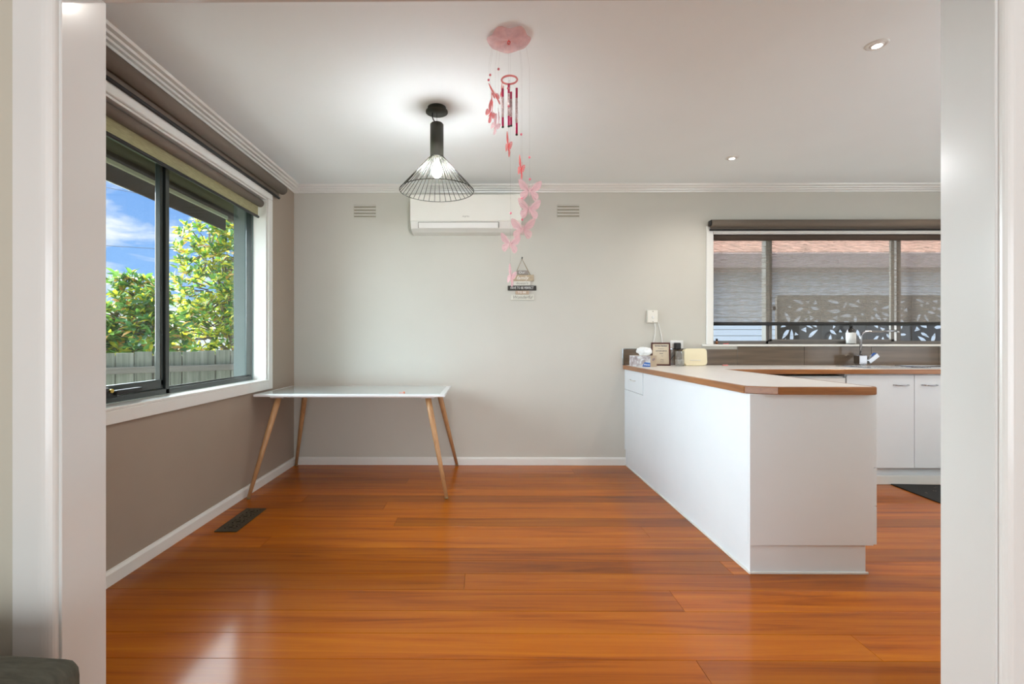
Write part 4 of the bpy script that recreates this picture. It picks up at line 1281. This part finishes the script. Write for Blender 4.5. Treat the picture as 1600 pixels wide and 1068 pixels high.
# ================================================================== PENDANT LAMP
PX, PY = -.279, 2.88
pn = empty('pendant_lamp', (PX, PY, H)); tag(pn, 'black wire-cone pendant lamp with lit bulb hanging from the ceiling', 'lamp')
b = MB(); b.lathe([(0, 2.52), (.055, 2.52), (.055, 2.500), (.066, 2.498), (.066, 2.490), (0, 2.488)], 32, (PX, PY, 0)); b.build('ceiling_canopy', BLACKM, pn)
MB().tube([(PX - .026, PY, 2.490), (PX - .028, PY, 2.468), (PX - .022, PY, 2.450), (PX - .010, PY, 2.430)], .0035, 8).build('cord', BLACK, pn)
MB().cyl((PX, PY, 2.49), (PX, PY, 2.43), .0012, n=6).build('suspension_wire', CHROME, pn)
MB().lathe([(0, 2.437), (.008, 2.436), (.010, 2.428), (.034, 2.425), (.040, 2.418), (.040, 2.222), (.037, 2.222), (.037, 2.235), (0, 2.235)], 32, (PX, PY, 0)).build('lamp_body', BLACKM, pn)
cg = empty('cage', (0, 0, 0)); bpy.data.objects.remove(cg)
ring = [(PX + .2215 * math.cos(2 * PI * k / 64), PY + .2215 * math.sin(2 * PI * k / 64), 2.020) for k in range(64)]
rg = MB().tube(ring, .0024, 6, closed=True).build('cage_ring', BLACKM, pn)
rod0 = None
for k in range(38):
    if rod0 is None:
        b = MB(); b.cyl((.038, 0, 2.226), (.2215, 0, 2.020), .0018, n=6)
        rod0 = b.build('cage_rod', BLACKM, rg, local=True); o = rod0
        for v in o.data.vertices: v.co.z -= 2.52
    else:
        o = rod0.copy(); C.objects.link(o); o.parent = rg
    o.rotation_euler = (0, 0, 2 * PI * (k + .5) / 38)
MB().cyl((PX, PY, 2.235), (PX, PY, 2.190), .016, n=16).build('bulb_socket', PLASC, pn)
bulb_m = emit('bulb_glow', (.94, .97, 1.0), 190)
MB().lathe([(0, 2.100), (.016, 2.103), (.027, 2.117), (.030, 2.135), (.026, 2.155), (.017, 2.175), (.014, 2.190), (0, 2.190)], 20, (PX, PY, 0)).build('bulb', bulb_m, pn)

# ================================================================== DOWNLIGHTS
led = emit('led_disc', (1.0, .90, .76), 16)
lab = ['round ceiling downlight over the kitchen corner near the back wall', 'tilted round ceiling downlight nearest the right side of the opening', 'ceiling downlight just under the head of the opening',
       'unseen downlight added behind the right jamb, near the back wall', 'unseen downlight added behind the right jamb, mid room']
for k, ((x, y), wt_) in enumerate(zip(DOWNLIGHTS, DL_W)):
    dl = empty('downlight', (x, y, H)); tag(dl, lab[k], 'light', 'ceiling downlights')
    MB().lathe([(.047, H), (.045, H - .004), (.030, H - .006), (.028, H - .002), (.028, H)], 32, (x, y, 0)).build('bezel', PLASW, dl)
    MB().lathe([(.0285, H - .003), (.024, H - .010), (.020, H - .009), (.020, H - .003)], 32, (x, y, 0)).build('gimbal_ring', PLASW, dl)
    MB().lathe([(0, H - .0085), (.0205, H - .0085), (.0205, H - .006), (0, H - .006)], 24, (x, y, 0)).build('led', led, dl)
    d = bpy.data.lights.new('downlight_beam', 'SPOT'); d.energy = wt_; d.spot_size = R(150); d.spot_blend = 1.0; d.shadow_soft_size = .03; d.color = DL_C[k]
    o = bpy.data.objects.new('downlight_beam', d); C.objects.link(o); o.parent = dl; o.location = (0, 0, -.03)

# ================================================================== WIND CHIME
WX, WY = .118, 2.22
def cz(py, Y=WY): return 1.12 + (532.5 - py) * Y / 750
def cx(px, Y=WY): return (px - 755.3) * Y / 750
wc = empty('wind_chime', (WX, WY, H)); tag(wc, 'pink butterfly mobile wind chime hanging from the ceiling', 'wind chime')
b = bmesh.new()
ringv = []
for j, (r_, dz_) in enumerate(((.004, 0), (.03, -.002), (.06, -.003), (.085, -.001), (.098, .002))):
    row = []
    for k in range(36):
        a = 2 * PI * k / 36
        rr_ = r_ * (1 + .05 * math.cos(6 * a) * (j / 4))
        row.append(b.verts.new((WX + rr_ * math.cos(a), WY + rr_ * math.sin(a), H - .012 + dz_ + .006 * math.cos(6 * a) * j / 4)))
    ringv.append(row)
for a_, c_ in zip(ringv[:-1], ringv[1:]):
    for k in range(36): b.faces.new((a_[k], a_[(k + 1) % 36], c_[(k + 1) % 36], c_[k])).smooth = True
mb = MB(); mb._merge(b); mb.build('canopy_flower', CANOPY, wc)
b = MB(); b.tube([(WX + .006 * math.cos(t_), WY, H - .022 + .008 * math.sin(t_)) for t_ in [2 * PI * q / 12 for q in range(12)]], .0022, 6, closed=True); b.cyl((WX, WY, H), (WX, WY, H - .016), .003)
b.build('hook', RED_A, wc)
ring = [(cx(796) + .036 * math.cos(2 * PI * k / 28), WY + .036 * math.sin(2 * PI * k / 28), cz(125)) for k in range(28)]
b = MB(); b.tube(ring, .0042, 7, closed=True); b.build('ring', WING_R, wc)
for (px_, t0, t1, yy_) in ((785.6, 139, 198, -.018), (795.0, 132, 197, -.028), (798.6, 144, 196, .03), (807.3, 138, 210, 0)):
    Y_ = WY + yy_
    zt_, zb_ = cz(t0, Y_), cz(t1, Y_); x_ = cx(px_, Y_); L_ = zt_ - zb_
    ch = MB().cyl((x_, Y_, zt_), (x_, Y_, zb_), .0052, n=12).build('chime_tube', MAG, wc)
    MB().cyl((x_, Y_, zt_ - L_ * .22), (x_, Y_, zb_ + L_ * .24), .0058, n=12).build('glitter_band', SILV, ch)
    MB().cyl((x_, Y_, zb_ + .001), (x_, Y_, zb_ - .004), .0056, n=12).build('end_cap', BLACK, ch)
    MB().tube([(x_, Y_, zt_), (cx(796), WY, cz(125))], .0004, 4).build('string', STRING, wc)
def butterfly_mesh(mw, me_):
    mb = MB()
    def wing(s, outline, z_off):
        b = bmesh.new()
        vs_ = [b.verts.new((s * x, 0, z)) for x, z in outline]
        c_ = b.verts.new((s * .006, 0, .0))
        n_ = len(vs_)
        for i in range(n_ - 1): b.faces.new((c_, vs_[i], vs_[i + 1]))
        r = bmesh.ops.solidify(b, geom=b.faces[:], thickness=.0015)
        mb._merge(b)
    up = [(.003, .006), (.010, .020), (.022, .034), (.036, .043), (.047, .046), (.052, .042), (.051, .030), (.046, .016), (.040, .006), (.030, .000), (.012, -.004)]
    lo = [(.010, -.001), (.028, -.003), (.038, -.010), (.041, -.022), (.036, -.034), (.028, -.041), (.020, -.040), (.012, -.028), (.004, -.010)]
    mb.midx = 0
    for s in (-1, 1): wing(s, up, 0); wing(s, lo, 0)
    mb.midx = 1
    mb.tube([(0, -.002, .014), (0, -.003, 0), (0, -.002, -.024)], [.0018, .0036, .0012], 6)
    for s in (-1, 1): mb.tube([(0, -.002, .013), (s * .006, -.002, .022), (s * .012, -.003, .028)], .0006, 4)
    # veins along the wings
    for s in (-1, 1):
        for (x, z) in ((.045, .041), (.049, .030), (.040, .012), (.034, -.014), (.030, -.034), (.018, -.034)):
            mb.tube([(s * .004, -.0012, 0), (s * x * .55, -.0016, z * .6), (s * x, -.0012, z)], .0007, 4)
    me = bpy.data.meshes.new('butterfly'); mb.bm.to_mesh(me); mb.bm.free()
    me.materials.append(mw); me.materials.append(me_)
    return me
BF_P = butterfly_mesh(WING, WING); BF_R = butterfly_mesh(WING_R, RED_A)
bflies = [(774, 149, 0.9, -.35, .2, 55, BF_R), (784, 143, .7, .2, -.3, 80, BF_R), (766, 177, .85, .3, .5, 70, BF_R), (768.5, 160, .85, 0, .4, 84, BF_R), (774, 196, .8, .4, .3, 72, BF_P), (779, 184, .8, 0, -.2, 86, BF_P),
          (794.5, 228, 1.0, .1, .15, 72, BF_R), (814, 264, 1.0, .1, .2, 70, BF_R), (827.6, 298, 1.08, .05, .05, 8, BF_P), (827, 327, 1.08, 0, .02, 14, BF_P),
          (816.7, 358, 1.1, 0, .05, -12, BF_P), (797, 381, .98, 0, .1, 20, BF_P), (799, 432, 1.0, .1, .3, 66, BF_P)]
for (px_, py_, s_, rx_, ry_, rz_, me) in bflies:
    o = bpy.data.objects.new('butterfly', me); C.objects.link(o); o.parent = wc
    o.location = (cx(px_) - WX, 0, cz(py_) - H); o.scale = (s_,) * 3; o.rotation_euler = (rx_, ry_, R(rz_))
b0 = None
for (px_, py_, yy_) in ((779, 108, 0), (766, 113.5, .02), (763.5, 125, 0), (793, 147, -.05), (814.5, 210, 0), (827.3, 246, 0), (828, 280, 0), (815.3, 310, 0), (798, 333, 0), (794, 176, -.06), (816, 343, 0)):
    if b0 is None:
        bb = MB().sphere((0, 0, 0), .0055, (1, 1, 1), 10).build('bead', BEAD, wc, local=True); b0 = bb
    else:
        bb = b0.copy(); C.objects.link(bb); bb.parent = wc
    bb.location = (cx(px_) - WX, yy_, cz(py_) - H)
for (xt, xb, yb_) in ((779, 779, 184), (766, 766, 177), (763.5, 768, 160), (774, 774, 196), (794.5, 794.5, 228), (814.3, 814, 264), (827.5, 827.5, 327), (816, 816, 358), (797.5, 797.5, 425)):
    MB().tube([(WX + (cx(xt) - WX) * .8, WY, H - .02), (cx(xt), WY, cz(105)), (cx(xb), WY, cz(yb_))], .0004, 4).build('string', STRING, wc)

# ================================================================== FLOOR REGISTER
fv = empty('floor_register', (-1.513, 2.997, 0)); tag(fv, 'bronze scrollwork heating register in the floor by the left wall', 'floor vent')
Wf, Lf = .128, .385
hol = []
def ell(cx_, cy_, a, b_, rot):
    return [(cx_ + a * math.cos(t) * math.cos(rot) - b_ * math.sin(t) * math.sin(rot), cy_ + a * math.cos(t) * math.sin(rot) + b_ * math.sin(t) * math.cos(rot)) for t in [2 * PI * q / 10 for q in range(10)]]
for j in range(4):
    yc = .062 + j * .087
    hol += [ell(.064, yc, .017, .008, 0), ell(.064, yc + .024, .008, .006, 0),
            ell(.036, yc + .014, .012, .005, .9), ell(.092, yc + .014, .012, .005, -.9),
            ell(.036, yc - .014, .012, .005, -.9), ell(.092, yc - .014, .012, .005, .9),
            ell(.028, yc + .0355, .006, .005, 0), ell(.100, yc + .0355, .006, .005, 0), ell(.064, yc - .022, .005, .004, 0) ]
    if j < 3: hol += [ell(.047, yc + .043, .0075, .0035, .6), ell(.081, yc + .043, .0075, .0035, -.6)]
me = poly_with_holes([(0, 0), (Wf, 0), (Wf, Lf), (0, Lf)], hol, .003)
me.materials.append(BRONZE)
o = bpy.data.objects.new('grille', me); C.objects.link(o); o.parent = fv; o.location = (-Wf / 2, -Lf / 2, .004)
MB().box(-Wf / 2 + .01, Wf / 2 - .01, -Lf / 2 + .01, Lf / 2 - .01, .0004, .0012).build('duct_opening', DARKVOID, fv, local=True)
b = MB()
b.box(-Wf / 2 - .003, -Wf / 2 + .004, -Lf / 2, Lf / 2, 0, .006, bevel=.0015); b.box(Wf / 2 - .004, Wf / 2 + .003, -Lf / 2, Lf / 2, 0, .006, bevel=.0015)
b.box(-Wf / 2, Wf / 2, -Lf / 2 - .003, -Lf / 2 + .004, 0, .006, bevel=.0015); b.box(-Wf / 2, Wf / 2, Lf / 2 - .004, Lf / 2 + .003, 0, .006, bevel=.0015)
b.build('rim', BRONZE, fv, local=True)

# kitchen mat
km = empty('kitchen_mat', (3.5, 3.2, 0), (0, 0, R(-3.7))); tag(km, 'black kitchen floor mat in front of the sink cabinet', 'mat')
MB().box(-.36, .42, -.55, .545, 0, .008, bevel=.003).build('mat_body', MATB, km, local=True)
b = MB(); rm = random.Random(2)
for k in range(60):
    u, v = rm.uniform(-.33, .39), rm.uniform(-.5, .5)
    b.box(-.006, .006, -.0025, .0025, .008, .0086, M=Matrix.Translation((u, v, 0)) @ Matrix.Rotation(rm.uniform(0, 3), 4, 'Z'))
b.build('printed_specks', MATDOT, km, local=True)

# ================================================================== OTTOMAN (near left corner)
ot = empty('ottoman', (-1.180, .60, 0), (0, 0, R(-4))); tag(ot, 'dark grey-brown fabric ottoman against the wall left of the opening', 'ottoman')
b = bmesh.new()
bmesh.ops.create_cube(b, size=1)
for v in b.verts: v.co = Vector((v.co.x * .86, v.co.y * .62, .318 + v.co.z * .455))
bmesh.ops.bevel(b, geom=b.edges[:], offset=.035, segments=4, affect='EDGES', profile=.6)
bmesh.ops.subdivide_edges(b, edges=b.edges[:], cuts=2, use_grid_fill=True)
for v in b.verts:
    if v.co.z > .3:
        v.co.z += .022 * (1 - (v.co.x / .43) ** 2) * (1 - (v.co.y / .31) ** 2)
for f in b.faces: f.smooth = True
mb = MB(); mb._merge(b); mb.build('upholstery', SOFA, ot, local=True)
mb = MB()
pp = rrect(-.431, .431, -.311, .311, .036, 4)
mb.tube([(x, y, .30) for x, y in pp], .005, 6, closed=True); mb.build('piping', SOFA, ot, local=True)
for sx_ in (-1, 1):
    for sy_ in (-1, 1):
        MB().cyl((sx_ * .36, sy_ * .24, 0), (sx_ * .35, sy_ * .23, .085), .018, .024).build('leg', FRAMEW, ot, local=True)
